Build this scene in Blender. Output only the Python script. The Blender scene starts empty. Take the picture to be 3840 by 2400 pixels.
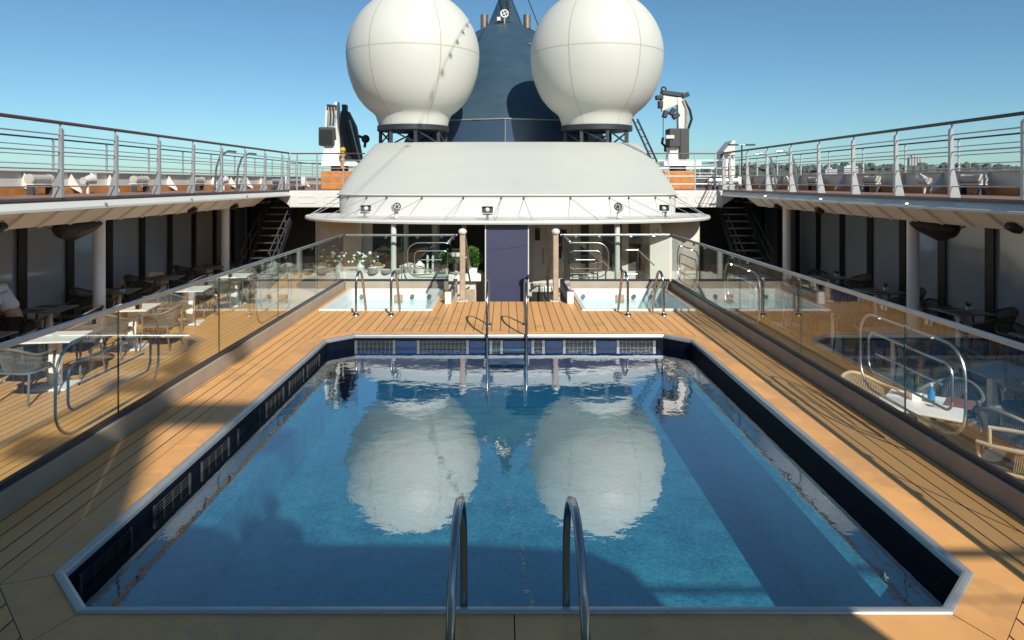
import bpy, bmesh, math, random
from mathutils import Vector, Matrix, geometry
random.seed(7)
R = math.radians
S = bpy.context.scene
C = S.collection
# ------------------------------------------------------------------ camera, sky, sun, exposure
cam = bpy.data.objects.new('camera', bpy.data.cameras.new('camera')); C.objects.link(cam)
cam.location = (0, 0, 3.0); cam.rotation_euler = (R(90), 0, 0)
cam.data.sensor_width = 36; cam.data.lens = 24.0
cam.data.shift_x = 0.0058; cam.data.shift_y = -0.1347
cam.data.clip_start = 0.05; cam.data.clip_end = 60000
S.camera = cam
EL, AZ = R(36), R(21)                                    # sun height; sun stands behind the camera, a little to the right
TO_SUN = Vector((math.sin(AZ)*math.cos(EL), -math.cos(AZ)*math.cos(EL), math.sin(EL)))
W = bpy.data.worlds.new('World'); S.world = W; W.use_nodes = True
nt = W.node_tree
sky = nt.nodes.new('ShaderNodeTexSky'); sky.sky_type = 'NISHITA'; sky.sun_disc = False
sky.sun_elevation = EL; sky.sun_rotation = math.pi - AZ
sky.air_density = 0.8; sky.dust_density = 0.5; sky.ozone_density = 6.0; sky.altitude = 0
tint = nt.nodes.new('ShaderNodeMix'); tint.data_type = 'RGBA'; tint.blend_type = 'MULTIPLY'; tint.inputs[0].default_value = 1
tint.inputs[7].default_value = (.92, 1.09, .96, 1)          # clear, slightly cyan sea air
nt.links.new(sky.outputs[0], tint.inputs[6]); nt.links.new(tint.outputs[2], nt.nodes['Background'].inputs[0])
nt.nodes['Background'].inputs[1].default_value = 0.10
sl = bpy.data.lights.new('sun', 'SUN'); sl.energy = 5.0; sl.angle = R(0.5); sl.color = (1, .955, .87)
sun = bpy.data.objects.new('sun', sl); C.objects.link(sun)
sun.rotation_euler = TO_SUN.to_track_quat('Z', 'Y').to_euler()
S.view_settings.view_transform = 'Standard'; S.view_settings.look = 'None'
S.view_settings.exposure = 0.18; S.view_settings.gamma = 1
S.render.engine = 'CYCLES'
S.cycles.max_bounces = 10; S.cycles.transparent_max_bounces = 24; S.cycles.glossy_bounces = 5
S.cycles.caustics_reflective = False; S.cycles.caustics_refractive = False
S.cycles.sample_clamp_indirect = 6
S.cycles.use_denoising = True

# ------------------------------------------------------------------ materials
def newmat(n):
    m = bpy.data.materials.new(n); m.use_nodes = True
    return m, m.node_tree, m.node_tree.nodes['Principled BSDF']
def N(t, typ, **kw):
    n = t.nodes.new(typ)
    for k, v in kw.items(): setattr(n, k, v)
    return n
def mth(t, op, a, b=None, c=None):
    n = N(t, 'ShaderNodeMath', operation=op)
    for i, v in enumerate((a, b, c)):
        if v is None: continue
        if hasattr(v, 'node'): t.links.new(v, n.inputs[i])
        else: n.inputs[i].default_value = v
    return n.outputs[0]
def mixc(t, f, a, b):
    n = N(t, 'ShaderNodeMix', data_type='RGBA')
    for s, v in ((n.inputs[0], f), (n.inputs[6], a), (n.inputs[7], b)):
        if hasattr(v, 'node'): t.links.new(v, s)
        elif s is n.inputs[0]: s.default_value = v
        else: s.default_value = (*v, 1) if len(v) == 3 else v
    return n.outputs[2]
def noise(t, scale, detail=3, vec=None, rough=.5):
    n = N(t, 'ShaderNodeTexNoise'); n.inputs['Scale'].default_value = scale
    n.inputs['Detail'].default_value = detail; n.inputs['Roughness'].default_value = rough
    if vec is None: vec = N(t, 'ShaderNodeTexCoord').outputs['Object']
    t.links.new(vec, n.inputs['Vector'])
    return n.outputs[0]
def ramp(t, f, lo, hi):
    n = N(t, 'ShaderNodeMapRange'); t.links.new(f, n.inputs[0])
    n.inputs[1].default_value = lo; n.inputs[2].default_value = hi
    return n.outputs[0]
def bump(t, bs, h, s, d=.01):
    b = N(t, 'ShaderNodeBump'); b.inputs['Strength'].default_value = s; b.inputs['Distance'].default_value = d
    t.links.new(h, b.inputs['Height']); t.links.new(b.outputs[0], bs.inputs['Normal'])
def mat(n, col, rough=.5, metal=0, var=.12, scale=6, bmp=0, spec=None):
    m, t, b = newmat(n)
    c2 = tuple(c*(1-var) for c in col)
    f = ramp(t, noise(t, scale, 4), .3, .7)
    t.links.new(mixc(t, f, col, c2), b.inputs['Base Color'])
    b.inputs['Roughness'].default_value = rough; b.inputs['Metallic'].default_value = metal
    if spec is not None: b.inputs['Specular IOR Level'].default_value = spec
    if bmp: bump(t, b, noise(t, scale*8, 3), bmp, .004)
    return m
def planks(n, col, dark, w, off=0.0, line=.006, streak=.45, wear=.28):
    m, t, b = newmat(n)
    co = N(t, 'ShaderNodeTexCoord').outputs['Object']
    sp = N(t, 'ShaderNodeSeparateXYZ'); t.links.new(co, sp.inputs[0])
    x = mth(t, 'DIVIDE', mth(t, 'ADD', sp.outputs[0], off), w)
    fr = mth(t, 'FRACT', x)
    seam = mth(t, 'LESS_THAN', mth(t, 'ABSOLUTE', mth(t, 'SUBTRACT', fr, .5)), line/w/1.0)
    wn = N(t, 'ShaderNodeTexWhiteNoise', noise_dimensions='1D'); t.links.new(mth(t, 'FLOOR', mth(t, 'ADD', x, .5)), wn.inputs['W'])
    mp = N(t, 'ShaderNodeMapping'); mp.inputs['Scale'].default_value = (30, .8, 1); t.links.new(co, mp.inputs[0])
    grain = noise(t, 2.2, 5, mp.outputs[0], .6)
    big = ramp(t, noise(t, .9, 5, None, .6), .35, .7)
    c1 = mixc(t, mth(t, 'MULTIPLY', wn.outputs[0], streak), col, dark)
    c2 = mixc(t, mth(t, 'MULTIPLY', grain, .22), c1, dark)
    c3 = mixc(t, mth(t, 'MULTIPLY', big, wear), c2, dark)
    c4 = mixc(t, seam, c3, (.018, .014, .012))
    t.links.new(c4, b.inputs['Base Color'])
    b.inputs['Roughness'].default_value = .45
    bump(t, b, mth(t, 'SUBTRACT', mth(t, 'MULTIPLY', grain, .3), seam), .35, .004)
    return m
def backior(t, v):
    g = N(t, 'ShaderNodeNewGeometry').outputs['Backfacing']
    return mth(t, 'MULTIPLY_ADD', g, 1/v-v, v)
def glassmat(n, col, ior=1.5, gain=1.0, rough=0.0, cap=.92):
    m = bpy.data.materials.new(n); m.use_nodes = True; t = m.node_tree; t.nodes.remove(t.nodes['Principled BSDF'])
    tr = N(t, 'ShaderNodeBsdfTransparent'); tr.inputs[0].default_value = (*col, 1)
    gl = N(t, 'ShaderNodeBsdfGlossy'); gl.inputs['Roughness'].default_value = rough
    fr = N(t, 'ShaderNodeFresnel'); t.links.new(backior(t, ior), fr.inputs['IOR'])
    mx = N(t, 'ShaderNodeMixShader')
    t.links.new(mth(t, 'MINIMUM', mth(t, 'MULTIPLY', fr.outputs[0], gain), cap), mx.inputs[0])
    t.links.new(tr.outputs[0], mx.inputs[1]); t.links.new(gl.outputs[0], mx.inputs[2])
    t.links.new(mx.outputs[0], t.nodes['Material Output'].inputs[0])
    return m, t, gl, fr
def watermat(n, col, b1, s1, b2, s2, gain=1.0):
    m, t, gl, fr = glassmat(n, col, 1.33, gain, 0.0, .60)
    co = N(t, 'ShaderNodeTexCoord').outputs['Object']
    h = mth(t, 'ADD', mth(t, 'MULTIPLY', noise(t, s1, 2, co), b1), mth(t, 'MULTIPLY', noise(t, s2, 3, co), b2))
    b = N(t, 'ShaderNodeBump'); b.inputs['Strength'].default_value = 1; b.inputs['Distance'].default_value = 1
    t.links.new(h, b.inputs['Height'])
    t.links.new(b.outputs[0], gl.inputs['Normal']); t.links.new(b.outputs[0], fr.inputs['Normal'])
    return m
def tiles(n, c1, c2, sz, rough=.3, patch=None):
    m, t, b = newmat(n)
    co = N(t, 'ShaderNodeTexCoord').outputs['Object']
    v = N(t, 'ShaderNodeVectorMath', operation='SNAP'); t.links.new(co, v.inputs[0]); v.inputs[1].default_value = (sz, sz, sz)
    wn = N(t, 'ShaderNodeTexWhiteNoise'); t.links.new(v.outputs[0], wn.inputs['Vector'])
    f = wn.outputs[0]
    if patch: f = mth(t, 'MULTIPLY_ADD', f, .5, mth(t, 'MULTIPLY', ramp(t, noise(t, patch, 5, co, .7), .35, .65), .5))
    t.links.new(mixc(t, f, c1, c2), b.inputs['Base Color']); b.inputs['Roughness'].default_value = rough
    return m

TEAK, TEAKD = (.82, .425, .150), (.52, .255, .092)
M = {}
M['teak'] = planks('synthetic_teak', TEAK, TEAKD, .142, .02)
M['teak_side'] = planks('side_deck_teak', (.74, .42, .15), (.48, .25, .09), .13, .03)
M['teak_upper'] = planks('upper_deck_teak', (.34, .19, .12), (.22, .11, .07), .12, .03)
M['margin'] = mat('margin_board', (.82, .415, .145), .45, 0, .22, 2.2, .12)
def stain(m, lo, hi, k, sc):                                   # tide marks left by dried water
    t = m.node_tree; b = t.nodes['Principled BSDF']; src = b.inputs['Base Color'].links[0].from_socket
    n = noise(t, sc, 4, None, .55)
    ring = mth(t, 'SUBTRACT', ramp(t, n, lo, lo+.035), mth(t, 'MULTIPLY', ramp(t, n, hi, hi+.10), .6))
    t.links.new(mixc(t, mth(t, 'MULTIPLY', ring, k), src, (.30, .17, .08)), b.inputs['Base Color'])
    rg = mth(t, 'MULTIPLY_ADD', ring, -.15, .46); t.links.new(rg, b.inputs['Roughness'])
stain(M['margin'], .50, .55, .26, 1.5); stain(M['teak'], .60, .64, .25, 1.1)
M['under'] = mat('caulk', (.02, .016, .014), .8)
M['white'] = mat('white_paint', (.62, .615, .575), .38, 0, .05, 1.2)
M['canister'] = mat('canister_paint', (.46, .44, .39), .5, 0, .15, 6)
M['columnwhite'] = mat('column_white_paint', (.86, .85, .82), .4, 0, .04, 2)
M['roofwhite'] = mat('roof_white_paint', (.515, .515, .462), .45, 0, .06, .8)
M['cream'] = mat('cream_paint', (.90, .88, .84), .5, 0, .07, 1.2)
M['beige'] = mat('beige_wall', (.74, .68, .59), .5, 0, .06, 1)
M['greywall'] = mat('grey_wall', (.62, .60, .56), .5, 0, .08, 1)
M['steel'] = mat('stainless_steel', (.46, .455, .44), .2, 1, .12, 9)
M['rimsteel'] = mat('rim_steel', (.58, .58, .56), .36, .65, .15, 5)
M['brushed'] = mat('brushed_steel', (.55, .56, .56), .34, 1, .15, 5)
M['postgrey'] = mat('galvanised_post', (.44, .45, .45), .42, .55, .1, 5)
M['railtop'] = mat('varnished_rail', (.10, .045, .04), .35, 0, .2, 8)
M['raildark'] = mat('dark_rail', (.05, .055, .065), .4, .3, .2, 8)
M['kerbin'] = mat('kerb_cladding', (.42, .36, .285), .55, 0, .18, 3)
M['black'] = mat('black_paint', (.012, .013, .014), .5, 0, .2, 6)
M['blackmetal'] = mat('black_lattice_paint', (.03, .036, .044), .5, .1, .25, 8)
M['darkgrey'] = mat('dark_grey_cover', (.055, .055, .056), .6, 0, .2, 6)
M['pod'] = mat('heater_shell', (.045, .04, .037), .45, 0, .2, 4)
M['orange'] = mat('orange_timber', (.55, .22, .06), .5, 0, .3, 5)
M['navypaint'] = mat('navy_paint', (.035, .065, .115), .3, 0, .12, 2)
M['navypanel'] = mat('navy_door_panel', (.052, .056, .105), .38, 0, .08, 1.5)
M['wood'] = mat('taupe_wood', (.44, .34, .25), .45, 0, .25, 7)
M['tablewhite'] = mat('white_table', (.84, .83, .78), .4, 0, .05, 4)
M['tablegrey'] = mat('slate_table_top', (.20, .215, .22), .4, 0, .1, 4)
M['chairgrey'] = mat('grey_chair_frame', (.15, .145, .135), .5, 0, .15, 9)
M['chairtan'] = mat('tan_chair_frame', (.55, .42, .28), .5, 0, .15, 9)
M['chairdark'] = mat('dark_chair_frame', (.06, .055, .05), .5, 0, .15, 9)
M['ropegrey'] = mat('grey_rope', (.15, .15, .145), .8, 0, .25, 40)
M['ropetan'] = mat('tan_rope', (.58, .44, .28), .8, 0, .25, 40)
M['cushion'] = mat('dark_cushion', (.07, .072, .075), .85, 0, .2, 10)
M['napkin'] = mat('slate_napkin', (.10, .10, .105), .8, 0, .15, 20)
M['redmat'] = mat('maroon_menu', (.24, .085, .075), .6, 0, .15, 10)
M['bluebottle'] = mat('blue_bottle', (.04, .22, .46), .2, 0, .1, 20)
M['leaf'] = mat('leaf_green', (.085, .21, .035), .5, 0, .55, 14)
M['agave'] = mat('agave_green', (.06, .10, .045), .5, 0, .4, 20)
M['skin'] = mat('skin', (.42, .24, .16), .5, 0, .1, 6)
M['shirt'] = mat('white_shirt', (.68, .69, .74), .8, 0, .06, 5)
M['trousers'] = mat('black_trousers', (.015, .015, .017), .8, 0, .2, 6)
M['hair'] = mat('dark_hair', (.03, .02, .015), .7, 0, .2, 20)
M['hazard'] = mat('yellow_hook_block', (.62, .42, .06), .5, 0, .3, 12)
M['pane'] = mat('tinted_window', (.36, .43, .50), .08, 0, .1, 1, 0, .8)
M['exhaust'] = mat('exhaust_pipe', (.34, .25, .20), .35, .6, .3, 6)
M['rope'] = mat('orange_rope', (.6, .22, .05), .7)
M['bush'] = mat('far_tree_leaves_hazed', (.095, .12, .095), .9, 0, .45, .02)  # leaf green greyed: distance haze is put into the colour
M['hill'] = mat('far_hill_ground', (.10, .12, .075), .9, 0, .3, .01)
M['towerc'] = mat('far_tower_concrete', (.5, .5, .48), .8, 0, .1, .05)
M['towerw'] = mat('far_window_band', (.12, .14, .16), .3)
M['sea'] = mat('sea_water', (.03, .07, .10), .15, 0, .3, .01, .3)
M['bulb'] = mat('bulb_glass', (.5, .48, .4), .2)
M['tub'] = mat('white_acrylic', (.72, .73, .70), .25, 0, .03, 3)
M['poolfloor'] = tiles('mosaic_with_painted_caustics', (.06, .21, .26), (.46, .66, .60), .025, .4, 2.4)  # mosaic tones, plus blotches that paint in rippled caustic light
M['poolwall'] = tiles('navy_wall_mosaic', (.002, .003, .009), (.004, .007, .018), .025, .6)
M['poolwall'].node_tree.nodes['Principled BSDF'].inputs['Specular IOR Level'].default_value = .1
M['ledge'] = tiles('pale_ledge_mosaic', (.10, .24, .38), (.18, .34, .46), .025, .4, 2.0)
M['bluetile'] = tiles('blue_gutter_tile', (.014, .032, .085), (.02, .042, .11), .03, .4)
M['water'] = watermat('pool_water', (.32, .68, .82), .0032, 1.3, .0012, 6, 5.2)
M['tubwater'] = watermat('tub_water', (.80, .95, .97), .004, 3.5, .002, 11)
M['glass'] = glassmat('fence_glass', (.94, .975, .96), 1.5, 1.35)[0]
M['glassedge'] = mat('green_glass_edge', (.02, .06, .05), .1)
M['lens'] = mat('lamp_lens', (.5, .5, .48), .1)

def radomemat():
    m, t, b = newmat('radome_shell')
    co = N(t, 'ShaderNodeTexCoord').outputs['Object']
    sp = N(t, 'ShaderNodeSeparateXYZ'); t.links.new(co, sp.inputs[0])
    a = mth(t, 'ARCTAN2', sp.outputs[0], sp.outputs[1])
    k = mth(t, 'FRACT', mth(t, 'ADD', mth(t, 'DIVIDE', a, math.pi/3), .0))
    s1 = mth(t, 'LESS_THAN', mth(t, 'ABSOLUTE', mth(t, 'SUBTRACT', k, .5)), .0075)
    s2 = mth(t, 'LESS_THAN', mth(t, 'ABSOLUTE', sp.outputs[2]), .014)
    s = mth(t, 'MAXIMUM', s1, s2)
    dirt = ramp(t, noise(t, 1.1, 5), .4, .75)
    base = mixc(t, mth(t, 'MULTIPLY', dirt, .10), (.565, .56, .50), (.47, .43, .37))
    t.links.new(mixc(t, mth(t, 'MULTIPLY', s, .9), base, (.42, .33, .24)), b.inputs['Base Color'])
    b.inputs['Roughness'].default_value = .5
    bump(t, b, mth(t, 'MULTIPLY', s, -1), .4, .01)
    return m
M['radome'] = radomemat()
def funnelmat():
    m, t, b = newmat('funnel_navy_skin')
    co = N(t, 'ShaderNodeTexCoord').outputs['Object']
    mp = N(t, 'ShaderNodeMapping'); mp.inputs['Scale'].default_value = (.5, 1, 2.2); t.links.new(co, mp.inputs[0])
    w = noise(t, 1.3, 4, mp.outputs[0], .55)
    f = ramp(t, noise(t, .9, 5), .3, .7)
    t.links.new(mixc(t, f, (.032, .062, .088), (.045, .08, .108)), b.inputs['Base Color'])
    b.inputs['Roughness'].default_value = .42
    bump(t, b, w, .6, .14)
    return m
M['funnel'] = funnelmat()

# ------------------------------------------------------------------ mesh helpers
class MB:
    def __init__(s): s.v = []; s.f = []
    def add(s, vs, fs):
        o = len(s.v); s.v += [tuple(p) for p in vs]; s.f += [tuple(i+o for i in f) for f in fs]; return s
    def box(s, x0, x1, y0, y1, z0, z1):
        return s.add([(x0,y0,z0),(x1,y0,z0),(x1,y1,z0),(x0,y1,z0),(x0,y0,z1),(x1,y0,z1),(x1,y1,z1),(x0,y1,z1)],
                     [(0,3,2,1),(4,5,6,7),(0,1,5,4),(1,2,6,5),(2,3,7,6),(3,0,4,7)])
    def obox(s, c, sz, rz=0, ry=0, rx=0):
        m = Matrix.Translation(c) @ Matrix.Rotation(rz,4,'Z') @ Matrix.Rotation(ry,4,'Y') @ Matrix.Rotation(rx,4,'X')
        a, b, d = (k/2 for k in sz)
        P = [m @ Vector(p) for p in ((-a,-b,-d),(a,-b,-d),(a,b,-d),(-a,b,-d),(-a,-b,d),(a,-b,d),(a,b,d),(-a,b,d))]
        return s.add(P, [(0,3,2,1),(4,5,6,7),(0,1,5,4),(1,2,6,5),(2,3,7,6),(3,0,4,7)])
    def tube(s, pts, r, n=10, closed=False, r1=None):
        pts = [Vector(p) for p in pts]; k = len(pts); o = len(s.v); up = None
        for i, p in enumerate(pts):
            a = pts[(i-1) % k] if (closed or i) else p
            b = pts[(i+1) % k] if (closed or i < k-1) else p
            d = (b-a).normalized()
            if up is None:
                up = d.orthogonal().normalized()
            else:
                up = (up - d*up.dot(d)); up = up.normalized() if up.length > 1e-6 else d.orthogonal().normalized()
            q = d.cross(up)
            rr = r if r1 is None else r+(r1-r)*i/max(1, k-1)
            for j in range(n):
                t = 2*math.pi*j/n
                s.v.append(tuple(p + rr*(math.cos(t)*up + math.sin(t)*q)))
        for i in range(k if closed else k-1):
            for j in range(n):
                a, b = o+i*n+j, o+i*n+(j+1) % n; i2 = (i+1) % k
                s.f.append((a, b, o+i2*n+(j+1) % n, o+i2*n+j))
        if not closed:
            s.f.append(tuple(o+j for j in reversed(range(n)))); s.f.append(tuple(o+(k-1)*n+j for j in range(n)))
        return s
    def lathe(s, prof, c=(0,0,0), n=32, cap=True):
        o = len(s.v); k = len(prof)
        for r, z in prof:
            for j in range(n):
                t = 2*math.pi*j/n
                s.v.append((c[0]+r*math.cos(t), c[1]+r*math.sin(t), c[2]+z))
        for i in range(k-1):
            for j in range(n):
                s.f.append((o+i*n+j, o+i*n+(j+1) % n, o+(i+1)*n+(j+1) % n, o+(i+1)*n+j))
        if cap:
            s.f.append(tuple(o+j for j in reversed(range(n)))); s.f.append(tuple(o+(k-1)*n+j for j in range(n)))
        return s
    def prism(s, poly, z0, z1):
        n = len(poly)
        s.add([(x,y,z0) for x,y in poly]+[(x,y,z1) for x,y in poly],
              [tuple(reversed(range(n))), tuple(range(n, 2*n))]+[(i,(i+1)%n,n+(i+1)%n,n+i) for i in range(n)])
        return s
    def sheet(s, loops, z):
        L = [[Vector((x,y,z)) for x,y in l] for l in loops]
        tr = geometry.tessellate_polygon(L); V = [p for l in L for p in l]
        fs = []
        for a,b,c in tr:
            nz = (V[b]-V[a]).cross(V[c]-V[a]).z
            fs.append((a,b,c) if nz > 0 else (a,c,b))
        return s.add(V, fs)
    def loft(s, rings, capa=False, capb=False, closed=True):
        o = len(s.v); n = len(rings[0])
        for r in rings: s.v += [tuple(p) for p in r]
        for i in range(len(rings)-1):
            for j in range(n if closed else n-1):
                s.f.append((o+i*n+j, o+i*n+(j+1)%n, o+(i+1)*n+(j+1)%n, o+(i+1)*n+j))
        if capa: s.f.append(tuple(o+j for j in reversed(range(n))))
        if capb: s.f.append(tuple(o+(len(rings)-1)*n+j for j in range(n)))
        return s
    def ball(s, c, r, n=12, sz=1.0):
        m = n//2
        return s.lathe([(max(1e-4, r*math.sin(math.pi*i/m)), -r*sz*math.cos(math.pi*i/m)) for i in range(m+1)], c, n)
def wloc(p):
    v = Vector((0,0,0))
    while p is not None: v += p.location; p = p.parent
    return v
def obj(name, mb, m, parent=None, smooth=False, bev=0, origin=None):
    """one mesh object; geometry given in world coordinates"""
    me = bpy.data.meshes.new(name)
    o = bpy.data.objects.new(name, me); C.objects.link(o)
    off = wloc(parent)
    if origin is not None: o.location = Vector(origin)-off; off = Vector(origin)
    me.from_pydata([tuple(Vector(p)-off) for p in mb.v], [], mb.f); me.materials.append(m if not isinstance(m, str) else M[m])
    bm = bmesh.new(); bm.from_mesh(me); bmesh.ops.recalc_face_normals(bm, faces=bm.faces)
    bm.to_mesh(me); bm.free()
    if smooth:
        me.shade_smooth(); me.set_sharp_from_angle(angle=R(40))
    if bev:
        b = o.modifiers.new('bevel', 'BEVEL'); b.width = bev; b.segments = 2; b.limit_method = 'ANGLE'
    if parent is not None: o.parent = parent
    return o
def flat(name, mb, m, parent=None):
    """like obj but keeps face direction (sheets)"""
    me = bpy.data.meshes.new(name); o = bpy.data.objects.new(name, me); C.objects.link(o)
    off = wloc(parent)
    me.from_pydata([tuple(Vector(p)-off) for p in mb.v], [], mb.f); me.materials.append(M[m])
    if parent is not None: o.parent = parent
    return o
def tag(o, label, cat, group=None):
    o['label'] = label; o['category'] = cat
    if group: o['group'] = group
    return o
def thing(name, label, cat, loc=(0,0,0), group=None):
    o = bpy.data.objects.new(name, None); C.objects.link(o); o.location = loc; o.empty_display_size = .2
    return tag(o, label, cat, group)
def struct(o): o['kind'] = 'structure'; return o
def dup(root, loc, rz, label, group=None):
    r = root.copy(); C.objects.link(r); r.location = loc; r.rotation_euler = (0,0,rz); r['label'] = label
    if group: r['group'] = group
    for ch in list(root.children):
        c = ch.copy(); C.objects.link(c); c.parent = r
        for g in list(ch.children):
            d = g.copy(); C.objects.link(d); d.parent = c
    return r
def arc(c, r, a0, a1, n, plane='xz'):
    out = []
    for i in range(n+1):
        a = a0+(a1-a0)*i/n; u, v = r*math.cos(a), r*math.sin(a)
        out.append((c[0]+u, c[1], c[2]+v) if plane == 'xz' else (c[0], c[1]+u, c[2]+v) if plane == 'yz' else (c[0]+u, c[1]+v, c[2]))
    return out
def rrect(a0, a1, b0, b1, r, n=6):
    P = []
    for (ca, cb, s) in ((a1-r, b1-r, 0), (a0+r, b1-r, 90), (a0+r, b0+r, 180), (a1-r, b0+r, 270)):
        for i in range(n+1):
            t = R(s+90*i/n); P.append((ca+r*math.cos(t), cb+r*math.sin(t)))
    return P
def lerp(a, b, t): return tuple(x+(y-x)*t for x, y in zip(a, b))

ZP, ZU, ZW = .65, 2.76, .48       # pool deck, upper deck, water level (side deck = 0)
CX = .04                          # ship centre line

# ------------------------------------------------------------------ the swimming pool
def pool_poly(e=0.0):
    x0, x1, y0, y1, c = -2.69-e, 2.78+e, 3.73-e, 10.49+e, .36
    k = c+e*(2-math.sqrt(2))
    return [(x0+k,y0),(x1-k,y0),(x1,y0+k),(x1,y1-k),(x1-k,y1),(x0+k,y1),(x0,y1-k),(x0,y0+k)]
pool = thing('swimming_pool', 'long navy tiled pool with cut corners, steel rim and side ledges', 'pool', (CX, 7.1, ZP))
ZF = -.35
inn = pool_poly(-.036)
b = MB(); n = 8
b.add([(x,y,ZF) for x,y in inn]+[(x,y,ZP-.012) for x,y in inn], [(i,n+i,n+(i+1)%n,(i+1)%n) for i in range(n)])
flat('basin_wall', b, 'poolwall', pool)
flat('basin_floor', MB().sheet([inn], ZF), 'poolfloor', pool)
# rim: rounded stainless nosing
rings = []
for e, z in ((.022,ZP+.002),(.017,ZP+.012),(.004,ZP+.017),(-.016,ZP+.017),(-.033,ZP+.01),(-.041,ZP-.006),(-.041,ZP-.035),(-.036,ZP-.035)):
    rings.append([(x,y,z) for x,y in pool_poly(e)])
obj('rim', MB().loft(rings), 'rimsteel', pool)
obj('ledge', MB().box(-2.645,-2.44,4.15,10.0,ZF+.005,.12), 'poolfloor', pool)
obj('ledge', MB().box(2.44,2.735,4.3,9.9,ZF+.005,.29), 'poolfloor', pool)
obj('ledge', MB().box(-2.2,2.3,10.13,10.44,ZF+.005,.16), 'ledge', pool)
M['sunlit_wall_blue'] = tiles('painted_sun_wall_tile', (.03, .09, .22), (.05, .13, .30), .025, .4)  # brighter than the wall tile: sun on the far wall put into the colour
obj('sunlit_wall_panel', MB().box(-2.3,2.36,10.42,10.447,-.30,.435), 'sunlit_wall_blue', pool)  # thin sheet added to carry that painted sunlight
# gutter grilles along far and left walls
def grille_far(x0, x1):
    g = MB(); y = 10.435
    k = max(2, int((x1-x0)/.058)); 
    for i in range(k+1):
        x = x0+(x1-x0)*i/k; g.box(x-.0022,x+.0022,y-.02,y+.004,.470,.572)
    for j in range(5):
        z = .482+j*.022; g.box(x0,x1,y-.014,y+.002,z-.0022,z+.0022)
    for x in (x0-.012, x1+.012): g.box(x-.02,x+.02,y-.022,y+.004,.45,.58)
    return g
for x0, x1 in ((-2.28,-1.72),(-1.33,-.6),(-.22,-.08),(.9,1.34),(1.72,2.25),(.42,.56)):
    obj('gutter_grille', grille_far(x0, x1), 'brushed', pool)
for x0, x1 in ((-1.68,-1.37),(-.56,-.26),(-.04,.38),(.6,.86),(1.38,1.68)):
    obj('gutter_tile', MB().box(x0,x1,10.425,10.44,.45,.57), 'bluetile', pool)
def grille_side(y0, y1):
    g = MB(); x = -2.648
    k = int((y1-y0)/.11)
    for i in range(k+1):
        y = y0+(y1-y0)*i/k; g.box(x-.004,x+.005,y-.0025,y+.0025,.475,.555)
    for j in range(4):
        z = .480+j*.024; g.box(x-.002,x+.004,y0,y1,z-.002,z+.002)
    for y in (y0-.01, y1+.01): g.box(x-.004,x+.012,y-.012,y+.009,.45,.565)
    return g
for y0 in (4.25, 5.15, 5.95, 6.75, 7.55, 8.35, 9.1):
    obj('gutter_grille', grille_side(y0, y0+.55), 'darkgrey', pool)
for x in (-1.62, 1.62):
    obj('underwater_lamp', MB().lathe([(.0001,-.012),(.07,-.012),(.085,0),(.07,.012),(.0001,.014)], (x,10.27,.20), 20), 'white', pool, True)
wp = flat('water', MB().sheet([pool_poly(-.037)], ZW), 'water'); struct(wp); wp.name = 'pool_water'

# pool ladders
def ladder(name, label, x0, x1, ydeck, ywater, ztop, lean, flip=1, rungs=3, base=ZP):
    t = thing(name, label, 'ladder', ((x0+x1)/2, ydeck, base))
    r = abs(ydeck-ywater)/2; yc = (ydeck+ywater)/2; sgn = 1 if ywater > ydeck else -1
    for x in (x0, x1):
        P = [(x,ydeck,base),(x,ydeck+sgn*.01,base+(ztop-r-base)*.5),(x,ydeck+sgn*.02,ztop-r)]
        for i in range(1, 12):
            a = math.pi*(1-i/12.0); P.append((x, yc+sgn*(.02*(1-i/12)+(r)*math.cos(a)), ztop-r+r*math.sin(a)))
        P += [(x,ywater,ztop-r),(x,ywater,.3),(x,ywater,-.25)]
        rail = obj('grab_rail', MB().tube(P, .0215, 14), 'steel', t, True)
        obj('flange', MB().lathe([(.06,0),(.058,.012),(.035,.022),(.026,.04)], (x,ydeck,base), 18), 'steel', rail, True)
    for k in range(rungs):
        z = .44-k*.2
        obj('rung', MB().box(x0+.02,x1-.02,ywater-.045,ywater+.045,z-.02,z+.02), 'brushed', t, False, .008)
    return t
ladder('pool_ladder', 'polished pool ladder at the near end, closest to the viewer', -.235, .335, 2.82, 3.80, 1.405, 0)
ladder('pool_ladder', 'polished pool ladder with steel rungs at the far end of the pool', -.29, .31, 11.25, 10.40, 1.44, 0)

# ------------------------------------------------------------------ pool deck
XL, XR = -3.53, 3.61
stair = [(XL,-3),(XR,-3),(XR,14.98),(1.19,14.98),(1.19,13.42),(-1.07,13.42),(-1.07,14.98),(XL,14.98)]
TUBL, TUBR = (-3.42,-1.345,12.47,14.93), (1.39,3.46,12.47,14.93)
def rect(t, e=0): return [(t[0]-e,t[2]-e),(t[1]+e,t[2]-e),(t[1]+e,t[3]+e*.3),(t[0]-e,t[3]+e*.3)]
mo = pool_poly(.27)
struct(flat('pool_deck', MB().sheet([stair, mo, rect(TUBL,.0), rect(TUBR,.0)], ZP), 'teak'))
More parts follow.
